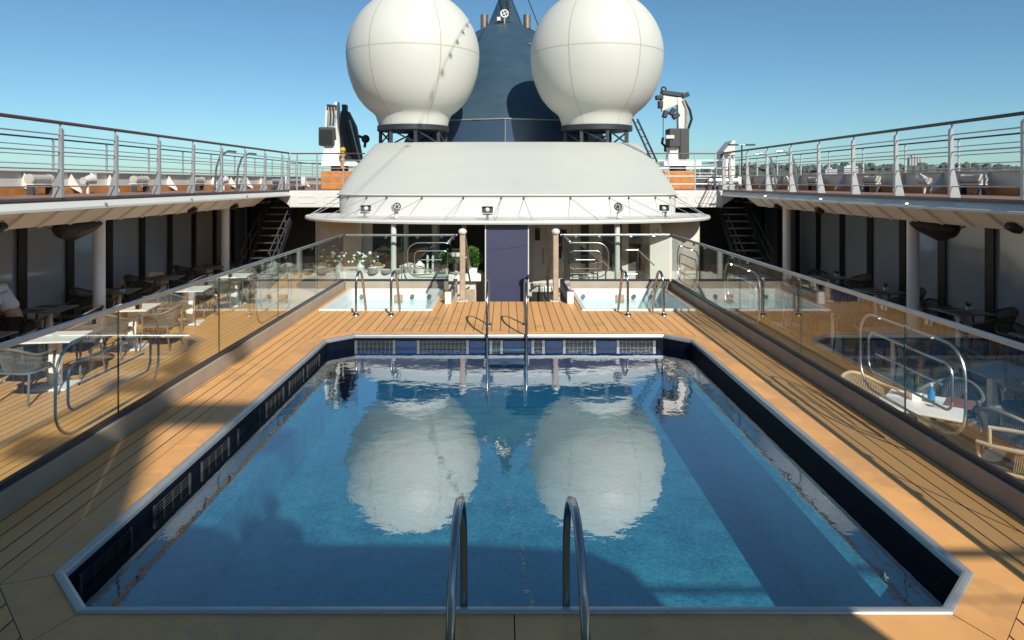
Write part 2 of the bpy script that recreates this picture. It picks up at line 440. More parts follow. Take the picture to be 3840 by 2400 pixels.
# margin boards with caulked mitres
mi = pool_poly(.021); b = MB()
for i in range(8):
    j = (i+1) % 8
    A, B, Cc, D = mi[i], mi[j], mo[j], mo[i]
    L = math.dist(A, B); nseg = 1 if L < 1 else (2 if abs(A[1]-B[1]) < .1 else 3)
    for k in range(nseg):
        g = .0035
        def pt(P, Q, t, s):
            d = math.dist(P, Q); return lerp(P, Q, min(1, max(0, t+s*g/d)))
        a, c = k/nseg, (k+1)/nseg
        q = [pt(A,B,a,1), pt(A,B,c,-1), pt(D,Cc,c,-1), pt(D,Cc,a,1)]
        q[2] = lerp(q[2], q[1], .018); q[3] = lerp(q[3], q[0], .018)
        b.prism(q, ZP-.02, ZP)
struct(obj('pool_margin', b, 'margin'))
struct(flat('deck_caulk', MB().sheet([pool_poly(.29), pool_poly(.03)], ZP-.012), 'under'))
# steps down at the far end
b = MB()
for k in range(3):
    z1 = ZP-(k+1)*.1625
    b.box(-.95, 1.07, 13.42+k*.3, 13.42+(k+1)*.3, 0.002, z1)
struct(obj('deck_steps', b, 'kerbin'))
struct(obj('deck_front_riser', MB().box(-1.06,1.18,13.36,13.415,0.002,ZP-.004), 'kerbin'))
# lower decks
sd = [(-9.3,-6),(9.3,-6),(9.3,30),(-9.3,30)]
struct(flat('side_deck', MB().sheet([sd, [(XL,-3),(XR,-3),(XR,14.9),(XL,14.9)]], 0.0), 'teak_side'))

# ------------------------------------------------------------------ hot tubs
def hot_tub(t, label):
    x0, x1, y0, y1 = t
    th = thing('hot_tub', label, 'hot tub', ((x0+x1)/2,(y0+y1)/2,ZP))
    rr = []
    for e, z in ((0,ZP-.01),(0,ZP+.02),(-.012,ZP+.03),(-.07,ZP+.03),(-.085,ZP+.015),(-.10,ZP-.3),(-.13,ZP-.62)):
        rr.append([(x,y,z) for x,y in ((x0-e,y0-e),(x1+e,y0-e),(x1+e,y1+e),(x0-e,y1+e))])
    b = MB().loft(rr); b.f.append(tuple(len(b.v)-4+j for j in range(4)))
    flat('shell', b, 'tub', th)
    xm = (x0+x1)/2
    for dx in (-.75, .35, .72):
        obj('jet', MB().tube([(xm+dx,y1-.108,ZP-.13),(xm+dx,y1-.135,ZP-.13)], .045, 14), 'brushed', th, True)
    obj('skimmer', MB().box(xm-.14+.1,xm+.04+.1,y1-.13,y1-.10,ZP-.26,ZP-.09), 'wood', th, False, .01)
    w = flat('tub_water', MB().sheet([[(x0+.095,y0+.095),(x1-.095,y0+.095),(x1-.095,y1-.095),(x0+.095,y1-.095)]], ZP-.2), 'tubwater'); struct(w)
    return th
hot_tub(TUBL, 'square white hot tub on the left, below the buffet counter')
hot_tub(TUBR, 'square white hot tub on the right, beside the grey door side')
def tub_rails(label, x0, x1, yd, dx):
    t = thing('tub_handrail', label, 'handrail', ((x0+x1)/2, yd, ZP))
    for x in (x0, x1):
        P = [(x,yd,ZP),(x,yd+.01,ZP+.55)]
        for i in range(1, 10):
            a = math.pi*(1-i/10); P.append((x+dx*i/10*.35, yd+.17+.16*math.cos(a), ZP+.55+.2*math.sin(a)))
        P += [(x+dx*.4,yd+.34,ZP+.5),(x+dx*.8,yd+.5,ZP-.35)]
        r = obj('grab_rail', MB().tube(P, .022, 12), 'steel', t, True)
        obj('flange', MB().lathe([(.065,0),(.06,.014),(.035,.03),(.026,.05)], (x,yd,ZP), 16), 'steel', r, True)
tub_rails('bent steel grab rails stepping into the left hot tub', -2.65, -2.03, 12.05, .14)
tub_rails('bent steel grab rails stepping into the right hot tub', 2.15, 2.78, 12.05, -.16)

# ------------------------------------------------------------------ glass balustrades
GT, GB = 1.836, .83
def wall_pts(axis, c, P): return [(c,a,z) if axis == 'y' else (a,c,z) for a,z in P]
def balustrade(label, axis, c, a0, a1, joints, loops, inner, kerb_to=0.0, out=1):
    """axis 'y': runs fore and aft at x=c; axis 'x': runs across at y=c; out = side of the tube loops"""
    loc = (c,(a0+a1)/2,0) if axis == 'y' else ((a0+a1)/2,c,0)
    t = thing('glass_balustrade', label, 'glass fence', loc)
    def bx(u0,u1,v0,v1,z0,z1):
        return MB().box(v0,v1,u0,u1,z0,z1) if axis == 'y' else MB().box(u0,u1,v0,v1,z0,z1)
    obj('kerb', bx(a0,a1,c-.05,c+.05,kerb_to+.001,GB-.012), 'kerbin', t, False, .008)
    obj('shoe', bx(a0,a1,c-.022,c+.022,GB-.013,GB+.035), 'raildark', t)
    J = [a0]+joints+[a1]
    for p, q in zip(J[:-1], J[1:]):
        obj('glass_panel', bx(p+.006,q-.006,c-.006,c+.006,GB,GT), 'glass', t)
        if q < a1: obj('joint', bx(q-.0058,q+.0058,c-.0055,c+.0055,GB+.036,GT-.03), 'glassedge', t)
        for k in (p+.35, q-.35):
            obj('clamp', bx(k-.03,k+.03,c-.02,c+.02,GT-.075,GT-.022), 'steel', t, False, .006)
    P = [(c,a0,GT),(c,a1,GT)] if axis == 'y' else [(a0,c,GT),(a1,c,GT)]
    obj('top_rail', bx(a0,a1,c-.021,c+.021,GT-.026,GT+.018), 'brushed', t, False, .008)
    cc = c+out*.035
    for l0, l1 in loops:
        lp = obj('tube_loop', MB().tube(wall_pts(axis,cc,rrect(l0,l1,.90,1.66,.25)), .0125, 8, True), 'brushed', t, True)
        obj('inner_loop', MB().tube(wall_pts(axis,cc,rrect(l0+.16,l1-.16,1.09,1.48,.1)), .0115, 8, True), 'brushed', lp, True)
        obj('middle_bar', MB().tube(wall_pts(axis,cc,[(l0+.30,1.285),(l1-.30,1.285)]), .011, 8), 'brushed', lp, True)
        for k in (l0+.4, l1-.4):
            obj('standoff', MB().tube(wall_pts(axis,c,[(k,1.655)])+wall_pts(axis,cc,[(k,1.655)]), .012, 8), 'steel', lp, True)
    return t
LO = [(5.49,7.12),(9.93,11.53),(13.1,14.7)]
balustrade('long glass fence with tube loops on the left of the pool', 'y', -3.59, -3, 15.05, [-.3,1.9,4.1,6.32,8.54,10.75,12.99], LO, 1, 0, -1)
balustrade('long reflecting glass fence with tube loops on the right of the pool', 'y', 3.66, -3, 15.05, [-.3,1.9,4.05,6.26,8.48,10.7,12.95], LO, -1, 0, 1)
balustrade('short cross glass fence behind the left hot tub', 'x', 15.03, -3.53, -1.07, [-2.3], [(-2.18,-1.12)], 1, 0, 1)
balustrade('short cross glass fence behind the right hot tub', 'x', 15.03, 1.19, 3.60, [2.4], [(1.24,2.26)], 1, 0, 1)
balustrade('narrow glass return panel left of the centre steps', 'y', -1.12, 13.25, 14.97, [], [], 1, ZP, 1)
balustrade('narrow glass return panel right of the centre steps', 'y', 1.24, 13.25, 14.97, [], [], 1, ZP, 1)

# newel posts with sloping handrails at the steps
def newel(label, x, sx):
    t = thing('stair_newel', label, 'newel post', (x,13.5,ZP))
    obj('post', MB().box(x-.055,x+.055,13.44,13.56,ZP-.002,2.0), 'wood', t, False, .02)
    obj('cap', MB().ball((x,13.47,2.02), .085, 18, .8), 'white', t, True)
    obj('handrail', MB().tube([(x,13.55,1.99),(x+sx*.02,13.9,1.83),(x+sx*.03,15.5,.98),(x+sx*.03,15.62,.9)], .036, 10), 'wood', t, True)
    obj('handrail', MB().tube([(x+sx*.06,13.6,1.5),(x+sx*.07,15.2,.72)], .02, 8), 'wood', t, True)
    obj('foot_plate', MB().box(x-.11,x+.11,13.425,13.58,ZP-.001,ZP+.014), 'white', t)
    obj('lower_post', MB().tube([(x+sx*.03,15.5,0.001),(x+sx*.03,15.5,.98)], .025, 10), 'steel', t, True)
newel('taupe newel post with white ball cap left of the centre steps', -.86, 1)
newel('taupe newel post with white ball cap right of the centre steps', .98, -1)
def bollard(label, x):
    t = thing('kerb_post', label, 'post', (x,13.2,ZP))
    obj('block', MB().box(x-.06,x+.06,13.14,13.235,ZP+.001,ZP+.24), 'cream', t, False, .01)
    obj('lid', MB().box(x-.065,x+.065,13.135,13.24,ZP+.24,ZP+.252), 'brushed', t)
bollard('low cream block at the foot of the left return glass', -1.12)
bollard('low cream block at the foot of the right return glass', 1.24)

# ------------------------------------------------------------------ upper decks, coves, columns
def side(sx):
    nm = 'left' if sx < 0 else 'right'
    X = lambda v: sx*v
    def bx(x0,x1,*a): return MB().box(min(X(x0),X(x1)), max(X(x0),X(x1)), *a)
    Y0, Y1 = -4, 20.6
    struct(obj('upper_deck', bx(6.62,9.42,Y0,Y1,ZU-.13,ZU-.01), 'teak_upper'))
    e = thing('deck_edge', f'{"sunlit" if sx<0 else "shaded"} white fascia and coved soffit along the {nm} upper deck', 'deck edge', (X(6.6),8,ZU))
    fa = [(6.45,2.585),(6.66,2.585),(6.66,2.735),(6.57,2.735),(6.45,2.62)]
    obj('fascia', MB().loft([[(X(a),y,c) for a,c in fa] for y in (Y0,Y1+.02)], True, True), 'white', e)
    obj('waterway', bx(6.53,6.74,Y0,Y1,ZU-.024,ZU+.012), 'railtop', e)
    # cove: sloping soffit panel
    cv = MB(); a = [(X(6.62),Y0,2.60),(X(6.98),Y0,2.335),(X(7.60),Y0,2.335),(X(7.60),Y0,2.62)]
    cv.loft([a, [(p[0],18.9,p[2]) for p in a]], True, True)
    obj('cove', cv, 'cream', e)
    k = 0; y = 6.6
    while y < 18.6:
        rb = MB()
        w0 = .03
        P = [(X(6.64),2.584),(X(6.97),2.341),(X(6.93),2.325),(X(6.72),2.47),(X(6.62),2.56)]
        rb.add([(p[0],y-w0,p[1]) for p in P]+[(p[0],y+w0,p[1]) for p in P], [(0,1,2,3,4),(9,8,7,6,5)]+[(i,(i+1)%5,5+(i+1)%5,5+i) for i in range(5)])
        obj('rib', rb, 'cream', e); y += .71
    obj('ceiling', bx(7.59,9.3,Y0,26,2.337,2.40), 'cream', e)
    for y in (9.2, 14.9, 17.2):
        obj('spotlight', MB().obox((X(6.84),y,2.38), (.18,.16,.10), 0, sx*.5), 'black', e, False, .03)
    b = MB(); x = X(6.58)
    for y in (8, 11, 14, 17):
        obj('scupper', MB().tube([(X(6.47),y,2.65),(X(6.43),y,2.645)], .02, 8), 'brushed', e, True)
    for (yy, w) in ((12.7,'nearer'), (18.4,'farther')):
        cl = thing('deck_column', f'round white column, the {w} of two under the {nm} upper deck', 'column', (X(7.57),yy,0), 'columns under the side decks')
        obj('shaft', MB().lathe([(.105,.0),(.105,2.334)], (X(7.57),yy,0), 24), 'columnwhite', cl, True)
        obj('base_ring', MB().lathe([(.13,0.001),(.13,.03),(.108,.045)], (X(7.57),yy,0), 24), 'brushed', cl, True)
    # window wall
    ww = thing('window_wall', f'row of tall tinted windows between black mullions on the {nm} side', 'window wall', (X(9.2),15,0))
    s = 1.42; ys = [4.4+s*i-.015 for i in range(16)]
    for y in ys:
        obj('mullion', bx(9.13,9.3,y-.12,y+.12,.001,2.335), 'black', ww)
    for y in ys[:-1]:
        pn = obj('pane', bx(9.19,9.22,y+.12,y+s-.12,.06,2.335), 'pane', ww)
        obj('edge_strip', bx(9.165,9.19,y+.1201,y+.138,.07,2.33).add(*(lambda m: (m.v, m.f))(bx(9.165,9.19,y+s-.138,y+s-.1201,.07,2.33))), 'postgrey', pn)
    obj('sill', bx(9.12,9.3,4.4,ys[-1],.001,.07), 'black', ww)
    # bulwark with outer rail
    bw = thing('bulwark', f'white {"sunlit" if sx<0 else "shaded"} bulwark with timber skirting along the {nm} ship side', 'bulwark', (X(9.42),10,ZU))
    obj('plate', bx(9.40,9.46,Y0,46,ZU-.2,3.20), 'white', bw)
    obj('cap', bx(9.33,9.50,Y0,46,3.20,3.235), 'white', bw, False, .01)
    obj('skirting', bx(9.36,9.399,Y0,46,ZU-.008,ZU+.15), 'orange', bw)
    y = 9.0
    while y < 32:
        st = MB(); P = [(X(9.399),ZU+.15),(X(9.12),ZU+.0),(X(9.12),ZU+.06),(X(9.36),3.19),(X(9.399),3.19)]
        st.add([(p[0],y-.012,p[1]) for p in P]+[(p[0],y+.012,p[1]) for p in P], [(0,1,2,3,4),(9,8,7,6,5)]+[(i,(i+1)%5,5+(i+1)%5,5+i) for i in range(5)])
        obj('bracket', st, 'white', bw); y += 1.42
    railing(f'outer ship-side railing with dark handrail on the {nm}', [(X(9.42),-3,3.235),(X(9.42),44,3.235)], .66, 3, [8.5+1.9*i for i in range(19)], 'raildark', .012)
    P = [10.03+1.415*i for i in range(8)]+[20.56]
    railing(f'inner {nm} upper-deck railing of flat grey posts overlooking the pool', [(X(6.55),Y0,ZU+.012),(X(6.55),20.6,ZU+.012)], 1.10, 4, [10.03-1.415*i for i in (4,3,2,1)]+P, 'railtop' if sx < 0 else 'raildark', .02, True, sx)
def railing(label, line, h, nbar, posts, topmat, r, flatpost=False, sx=1, axis='y'):
    a, b2 = Vector(line[0]), Vector(line[1])
    t = thing('deck_railing', label, 'railing', lerp(a, b2, .5))
    up = Vector((0,0,h))
    obj('handrail', MB().tube([a+up, b2+up], r+.006, 10), topmat, t, True)
    for k in range(nbar):
        z = Vector((0,0,h*(k+1-(.25 if not flatpost else .35))/(nbar+.35 if flatpost else nbar+.6)))
        obj('bar', MB().tube([a+z, b2+z], .010, 8), 'postgrey', t, True)
    for p in posts:
        q = Vector((a.x,p,a.z)) if axis == 'y' else Vector((p,a.y,a.z))
        if flatpost:
            # flat plate post, wider and splayed at the foot
            x, y = q.x, q.y; z0 = q.z
            P = [(x+sx*.125,z0),(x-sx*.035,z0),(x-sx*.035,z0+h-.08),(x+sx*.015,z0+h-.08),(x+sx*.03,z0+.42)]
            mb = MB().add([(px,y-.012,pz) for px,pz in P]+[(px,y+.012,pz) for px,pz in P], [(0,1,2,3,4),(9,8,7,6,5)]+[(i,(i+1)%5,5+(i+1)%5,5+i) for i in range(5)])
            mb.tube([(x,y,z0+h-.09),(x,y,z0+h)], .014, 8)
            # front face plate
            mb.box(x-sx*.035-.004,x-sx*.035+.004,y-.028,y+.028,z0+.002,z0+h-.1)
            obj('post', mb, 'postgrey', t)
        else:
            obj('post', MB().box(q.x-.02,q.x+.02,q.y-.012,q.y+.012,q.z-.001,q.z+h), 'postgrey', t)
    return t
side(-1); side(1)
# aft part of the upper deck and its rails
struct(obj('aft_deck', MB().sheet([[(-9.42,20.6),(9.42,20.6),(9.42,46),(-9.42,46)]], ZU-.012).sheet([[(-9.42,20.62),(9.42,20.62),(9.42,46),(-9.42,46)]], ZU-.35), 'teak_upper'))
for sx, nm in ((-1,'left'),(1,'right')):
    t = thing('deck_beam', f'white cross beam with oval hatches closing the {nm} side deck', 'beam', (sx*5.5,20.6,2.5))
    obj('web', MB().box(min(sx*4.3,sx*6.5),max(sx*4.3,sx*6.5),20.45,20.6,2.24,ZU-.015), 'white', t, False, .02)
    hs = MB()
    P = [(sx*6.5,2.30),(sx*6.9,2.58),(sx*6.5,2.585)]
    hs.add([(x,20.46,z) for x,z in P]+[(x,20.59,z) for x,z in P], [(0,1,2),(5,4,3),(0,1,4,3),(1,2,5,4),(2,0,3,5)])
    obj('haunch', hs, 'white', t)
    for xx in (5.15, 5.95):
        pts = [(sx*xx+u*1.0,20.447,2.47+v) for u,v in rrect(-.28,.28,-.095,.095,.094,5)]
        obj('hatch', MB().tube(pts, .014, 6, True), 'white', t, True)
    railing(f'cross railing above the {nm} beam, before the crane', [(sx*6.5,20.58,ZU),(sx*4.25,20.58,ZU)], 1.10, 4, [sx*4.9,sx*5.7,sx*6.3], 'railtop', .014, False, sx, 'x')
    railing(f'far cross railing behind the {nm} crane', [(sx*9.3,29.5,ZU),(sx*3.2,29.5,ZU)], 1.05, 4, [sx*(3.4+.95*i) for i in range(7)], 'raildark', .014, False, sx, 'x')
# open stairs under the beams
def stairway(label, xc):
    t = thing('stairway', label, 'stairs', (xc,20.5,0))
    nst = 13; y0, y1 = 19.0, 22.0
    for s in (-.40,.40):
        obj('stringer', MB().obox((xc+s,(y0+y1)/2,1.33), (.03,math.hypot(y1-y0,2.6),.2), 0, 0, math.atan2(2.6,y1-y0)), 'blackmetal', t)
        for h in (.55,.9):
            obj('handrail', MB().tube([(xc+s,y0,.1+h),(xc+s,y1,2.7+h-.6)], .018, 8), 'darkgrey', t, True)
        for k in range(5):
            f = .05+k*.22; yy = y0+(y1-y0)*f; zz = .1+2.6*f
            obj('baluster', MB().tube([(xc+s,yy,zz),(xc+s,yy,zz+.85-.55*f)], .014, 8), 'darkgrey', t, True)
    for k in range(nst):
        z = .2*(k+1); y = y0+(y1-y0)*(k+.5)/nst
        tr_ = obj('tread', MB().box(xc-.38,xc+.38,y-.11,y+.11,z-.02,z+.015), 'blackmetal', t)
        obj('nosing', MB().box(xc-.37,xc+.37,y-.118,y-.1101,z-.015,z+.017), 'brushed', tr_)
stairway('open dark stairway rising under the left beam', -7.02)
stairway('open dark stairway rising under the right beam', 7.06)
for sx, nm in ((-1,'left'),(1,'right')):
    t = thing('sky_blocker', f'added dark wall keeping sky light out of the {nm} side deck', 'wall', (sx*6.9,26.2,0))  # black blocker added so the sky does not light the aft windows
    obj('panel', MB().box(min(sx*4.5,sx*9.4),max(sx*4.5,sx*9.4),26.1,26.3,.001,2.4), 'black', t)
    obj('door', MB().box(sx*8.2-.4,sx*8.2+.4,26.05,26.1,.02,2.05), 'darkgrey', t)
    t = thing('bulkhead_wall', f'black bulkhead behind the {nm} stairway', 'wall', (sx*6.3,22.7,0))
    obj('panel', MB().box(min(sx*5.2,sx*8.1),max(sx*5.2,sx*8.1),22.65,22.75,.001,2.4), 'black', t)
    obj('door', MB().box(sx*5.75-.4,sx*5.75+.4,22.61,22.65,.02,2.05), 'darkgrey', t)

# ------------------------------------------------------------------ round pavilion with roof, canopy and cabin
def ell(cy, a, bb, z, n=64, back=None):
    """front half ellipse (towards the camera) plus straight sides back to y=back"""
    P = []
    for i in range(n+1):
        t = math.pi*i/n
        P.append((CX-a*math.cos(t), cy-bb*(math.sin(t)**.62), z))
    if back: P += [(CX+a,back,z),(CX-a,back,z)]
    return P
roof = thing('pavilion_roof', 'broad white conical roof with vertical band above the buffet pavilion', 'roof', (CX,19,2.1))
rr = []
for f in (0,.25,.5,.75,1):
    cv = .10*math.sin(math.pi*f)
    rr.append(ell(18.7+3.3*f, 4.55-.33*f+cv*.6, 1.9-.8*f+cv*.3, 2.68+1.53*f+cv*.3, 64, 29))
rr.append(ell(22.1, 4.12, 1.05, 4.24, 64, 29))
obj('cone', MB().loft(rr, False, True), 'roofwhite', roof, True)
obj('eave_bead', MB().tube(ell(18.7,4.57,1.92,2.68,64), .018, 8), 'white', roof, True)
obj('band', MB().loft([ell(18.7,4.50,1.86,2.15,64,29), ell(18.7,4.53,1.88,2.675,64,29)]), 'white', roof, True)
can = thing('pavilion_canopy', 'flat white curved canopy ring hung on rods in front of the pavilion', 'canopy', (CX,18.7,2.1))
o1 = []
for da, db, z in ((0,0,2.14),(.03,.03,2.155),(.045,.045,2.115),(.03,.03,2.075),(0,0,2.065)):
    o1.append(ell(18.7,5.20+da,3.78+db,z,64))
inn_t, inn_b = ell(18.7,4.48,1.84,2.165,64), ell(18.7,4.0,1.5,2.065,64)
obj('slab', MB().loft([inn_t]+o1+[inn_b], closed=False), 'white', can, True)
obj('soffit', MB().add(ell(18.7,5.12,3.7,2.068,64)+[(CX+5.12,21,2.068),(CX-5.12,21,2.068)], [tuple(range(67))]), 'cream', can)
for i, (t0, dt) in enumerate([(8,-4),(14,-3),(25,-5),(38,-6),(48,-7),(62,-5),(76,-2),(88,-1),(95,1),(110,3),(124,6),(132,5),(146,6),(158,4),(166,4),(172,3)]):
    def ep(a, bb, z, t): t = R(t); return (CX-a*math.cos(t), 18.7-bb*(math.sin(t)**.62), z)
    A = ep(4.54,1.89,2.60,t0); Bp = ep(5.15,3.72,2.16,t0+dt)
    r_ = obj('stay_rod', MB().tube([A,Bp], .0075, 6), 'postgrey', can, True)
    obj('eye_plate', MB().ball(A, .028, 8), 'darkgrey', r_, True)
# floodlights and horns standing on the canopy
def floodlight(label, x, y, rz):
    t = thing('floodlight', label, 'floodlight', (x,y,2.16))
    obj('bracket', MB().tube([(x,y,2.15),(x,y,2.27)], .03, 8).tube([(x-.11,y,2.27),(x+.11,y,2.27)], .018, 8), 'brushed', t, True)
    c, s = math.cos(rz), math.sin(rz)
    def P(u, v, z): u, v, z = u*.8, v*.8, z*.8; return (x+u*c-v*s, y+u*s+v*c, 2.36+z)
    body = MB().loft([[P(-.16,-.1,-.07),P(.16,-.1,-.07),P(.16,-.1,.12),P(-.16,-.1,.12)],[P(-.08,.12,-.06),P(.08,.12,-.06),P(.08,.12,.05),P(-.08,.12,.05)]], True, True)
    obj('housing', body, 'darkgrey', t, False, .01)
    obj('reflector', MB().ball(P(.0,-.105,.02), .055, 12), 'white', t, True)
    obj('visor', MB().add([P(-.2,-.22,.15),P(.2,-.22,.15),P(.17,.1,.14),P(-.17,.1,.14)], [(0,1,2,3)]), 'white', t)
floodlight('black floodlight near the left end of the canopy', -3.35, 16.2, .5)
floodlight('black floodlight with white visor on the canopy centre', -.42, 15.45, .0)
floodlight('black floodlight near the right end of the canopy', 3.85, 16.5, -.6)
def horn(label, x, y, rz):
    t = thing('canopy_fan', label, 'fan lamp', (x,y,2.16))
    obj('stand', MB().tube([(x,y,2.15),(x,y+.04,2.3)], .05, 10), 'white', t, True)
    c, s = math.cos(rz), math.sin(rz)
    d = Vector((-s*-1*0+s,-c,.15)).normalized(); p = Vector((x,y,2.42))
    obj('bell', MB().tube([p+d*.12,p,p-d*.14], .10, 16), 'white', t, True)
    obj('hub', MB().tube([p+d*.145,p+d*.11], .035, 12), 'darkgrey', t, True)
    q = p+d*.125; e1 = d.orthogonal().normalized(); e2 = d.cross(e1)
    obj('ring', MB().tube([q+.08*(math.cos(a)*e1+math.sin(a)*e2) for a in [2*math.pi*i/16 for i in range(16)]], .014, 6, True), 'darkgrey', t, True)
    for k in range(6):
        a = math.pi/3*k
        obj('spoke', MB().tube([q, q+.08*(math.cos(a)*e1+math.sin(a)*e2)], .009, 6), 'darkgrey', t, True)
horn('white round fan lamp on the left part of the canopy', -2.55, 15.85, .3)
horn('white round fan lamp on the right part of the canopy', 2.62, 15.85, -.3)

cab = thing('pavilion_cabin', 'recessed cabin wall with curved beige ends under the canopy', 'cabin', (CX,18.4,0))
for sx, nm in ((-1,0),(1,1)):
    P = [(CX+sx*5.14,21.0),(CX+sx*5.14,19.6)]
    for i in range(21):
        t = math.pi/2*(i/20)*.5
        P.append((CX+sx*5.14*math.cos(t), 18.4-2.2*math.sin(t)))
    L = [[(x,y,0.001) for x,y in P],[(x,y,2.066) for x,y in P]]
    o = obj('curved_wall', MB().loft(L, closed=False), 'beige', cab, True)
    m = o.modifiers.new('thick','SOLIDIFY'); m.thickness = .06
    xe, ye = P[-1]
    obj('wall_return', MB().box(xe-.03,xe+.03,ye,17.05,.001,2.066), 'greywall', cab)
WB = 17.0
def bw(n, x0, x1, z0, z1, m, d=.02, par=cab): return obj(n, MB().box(x0,x1,WB-d,WB+.06,z0,z1), m, par)
bw('back_panel', -3.62, 3.7, .001, 2.066, 'greywall', 0)
for x0, x1 in ((-3.32,-2.55),(-2.42,-1.85),(-1.66,-1.1),(-.98,-.05)):
    bw('window', x0, x1, .75, 1.98, 'black', .02)
for x in (-2.49, -1.76, -1.04): bw('jamb', x-.05, x+.05, .002, 2.06, 'white', .06)
d1 = bw('door', .66, .98, .02, 2.0, 'greywall', .03); obj('handle', MB().tube([(.92,WB-.06,.95),(.92,WB-.06,1.35)], .014, 8), 'steel', d1, True)
d2 = bw('door', 1.02, 1.62, .02, 2.02, 'white', .03)
for z0, z1 in ((1.1,1.42),(1.46,1.82)): obj('window', MB().box(1.16,1.5,WB-.045,WB-.03,z0,z1), 'black', d2)
obj('card_reader', MB().box(.72,.84,WB-.07,WB-.03,1.55,1.85), 'black', cab, False, .01)
for x0, x1 in ((1.86,2.06),(2.4,2.88),(3.05,3.35)):
    bw('window', x0, x1, .8, 1.98, 'darkgrey', .02)
for x in (1.72, 2.24): bw('jamb', x-.06, x+.06, .002, 2.06, 'white', .05)
for x, nm in ((-2.53,'left'),(2.50,'right')):
    cl = thing('canopy_column', f'slim white column holding the canopy, {nm} of the navy panel', 'column', (x,15.36,0), 'columns under the canopy')
    obj('shaft', MB().lathe([(.062,.001),(.062,2.066)], (x,15.36,0), 20), 'white', cl, True)
    obj('base_ring', MB().lathe([(.09,.001),(.09,.02),(.065,.03)], (x,15.36,0), 20), 'brushed', cl, True)
# navy centre panel
nv = thing('navy_panel', 'tall flat navy panel with white edges in the middle of the pavilion', 'panel', (.02,15.08,0))
obj('leaf', MB().box(-.44,.48,15.06,15.12,.001,2.064), 'navypanel', nv)
for x in (-.453,.493): obj('edge_trim', MB().box(x-.012,x+.012,15.045,15.125,.001,2.064), 'white', nv)
obj('seam', MB().tube([(-.43,15.058,1.53),(-.15,15.058,1.515),(.2,15.058,1.56),(.47,15.058,1.62)], .006, 6), 'navypaint', nv)

# buffet counter and what stands on it
bc = thing('buffet_counter', 'white curved buffet counter behind the left hot tub', 'counter', (-2.2,15.6,0))
P = [(-4.1,16.2),(-3.8,15.6),(-3.3,15.40),(-2.4,15.33),(-1.4,15.22),(-.56,15.17),(-.56,16.0),(-3.2,16.2)]
obj('worktop', MB().prism(P, .79, .94), 'tablewhite', bc, False, .012)
Q = [(-3.95,16.2),(-3.7,15.7),(-3.2,15.47),(-1.4,15.33),(-.68,15.3),(-.68,15.96),(-3.2,16.16)]
obj('body', MB().prism(Q, .001, .79), 'greywall', bc)
obj('cupboard', MB().box(-.98,-.7,15.2,15.3,.05,.6), 'wood', bc, False, .01)
before_items = set(C.objects)
def potted(label, x, y, z, s, n, name='potted_bush', matn='leaf', long=1.0, potmat='tablewhite', grp=None, cat='plant'):
    t = thing(name, label, cat, (x,y,z), grp)
    obj('pot', MB().loft([[(x+sx*s*k,y+sy*s*k,z+h) for sx,sy in ((-1,-1),(1,-1),(1,1),(-1,1))] for k,h in ((.36,.001),(.42,s*.5),(.37,s*.5),(.36,s*.42))], True, True), potmat, t)
    lf = MB(); rnd = random.Random(int(x*1000+y*77))
    for i in range(n):
        if long == 1.0:
            u = Vector((rnd.gauss(0,1),rnd.gauss(0,1),rnd.gauss(0,1))).normalized()*(rnd.random()**.45)
            p = Vector((x,y,z+s*1.25))+Vector((u.x*s*.78,u.y*s*.78,u.z*s*.85)); d = (u+Vector((0,0,.5))+Vector((rnd.gauss(0,.3),)*3)).normalized()
            L = s*rnd.uniform(.2,.36); w = s*.05
        else:
            a = rnd.random()*6.28; tl = rnd.uniform(.15,.9)
            d = Vector((math.cos(a)*tl,math.sin(a)*tl,1)).normalized(); p = Vector((x,y,z+s*.4)); L = s*rnd.uniform(.8,1.5); w = s*.07
        q = d.orthogonal().normalized(); q = (Matrix.Rotation(rnd.random()*6.28,3,d) @ q)*w
        lf.add([p-q*.6,p+d*L*.5-q,p+d*L,p+d*L*.5+q,p+q*.6], [(0,1,2,3,4)])
    obj('foliage', lf, matn, t)
    return t
potted('bushy green plant in a white pot beside the navy panel', -.76, 16.12, .86, .27, 900)
potted('small bushy plant in a white pot behind the left return glass', -1.33, 16.12, .86, .24, 600)
def lathe_thing(name, label, cat, prof, c, m, part, grp=None):
    t = thing(name, label, cat, c, grp)
    obj(part, MB().lathe(prof, c, 20), m, t, True); return t
# fruit bowl with fruit, flowers, jars, plates, grinders, coffee machine
def bowl(label, x, y, s, cols):
    t = thing('serving_bowl', label, 'bowl', (x,y,.86))
    obj('dish', MB().lathe([(s*.45,.001),(s*.5,.02),(s*.95,.12),(s,.15),(s*.9,.13),(s*.4,.04)], (x,y,.86), 24), 'white', t, True)
    for i in range(12):
        a = i*2.4; r = s*.6*math.sqrt(i/12)
        obj('fruit', MB().ball((x+r*math.cos(a),y+r*math.sin(a),.99+.05*(1-i/12)), .045, 10), cols[i % len(cols)], t, True)
bowl('wide white serving bowl heaped with pale rolls on the buffet', -2.2, 16.25, .24, ['white','cream','chairtan'])
bowl('smaller white fruit bowl near the column on the buffet', -2.95, 16.35, .18, ['hazard','redmat','leaf'])
fl = thing('flower_arrangement', 'loose red and white flower arrangement on the left end of the buffet', 'flowers', (-3.35,16.4,.86))
obj('vase', MB().lathe([(.07,.001),(.1,.1),(.05,.2),(.07,.26)], (-3.35,16.4,.86), 16), 'white', fl, True)
st = MB(); rn = random.Random(3); heads = []
for i in range(26):
    a, l = rn.random()*6.28, rn.uniform(.1,.45); p = (-3.35+math.cos(a)*l, 16.4+math.sin(a)*l*.5, 1.08+rn.uniform(0,.22)); heads.append(p)
    st.tube([(-3.35,16.4,1.05),lerp((-3.35,16.4,1.15),p,.6),p], .006, 5)
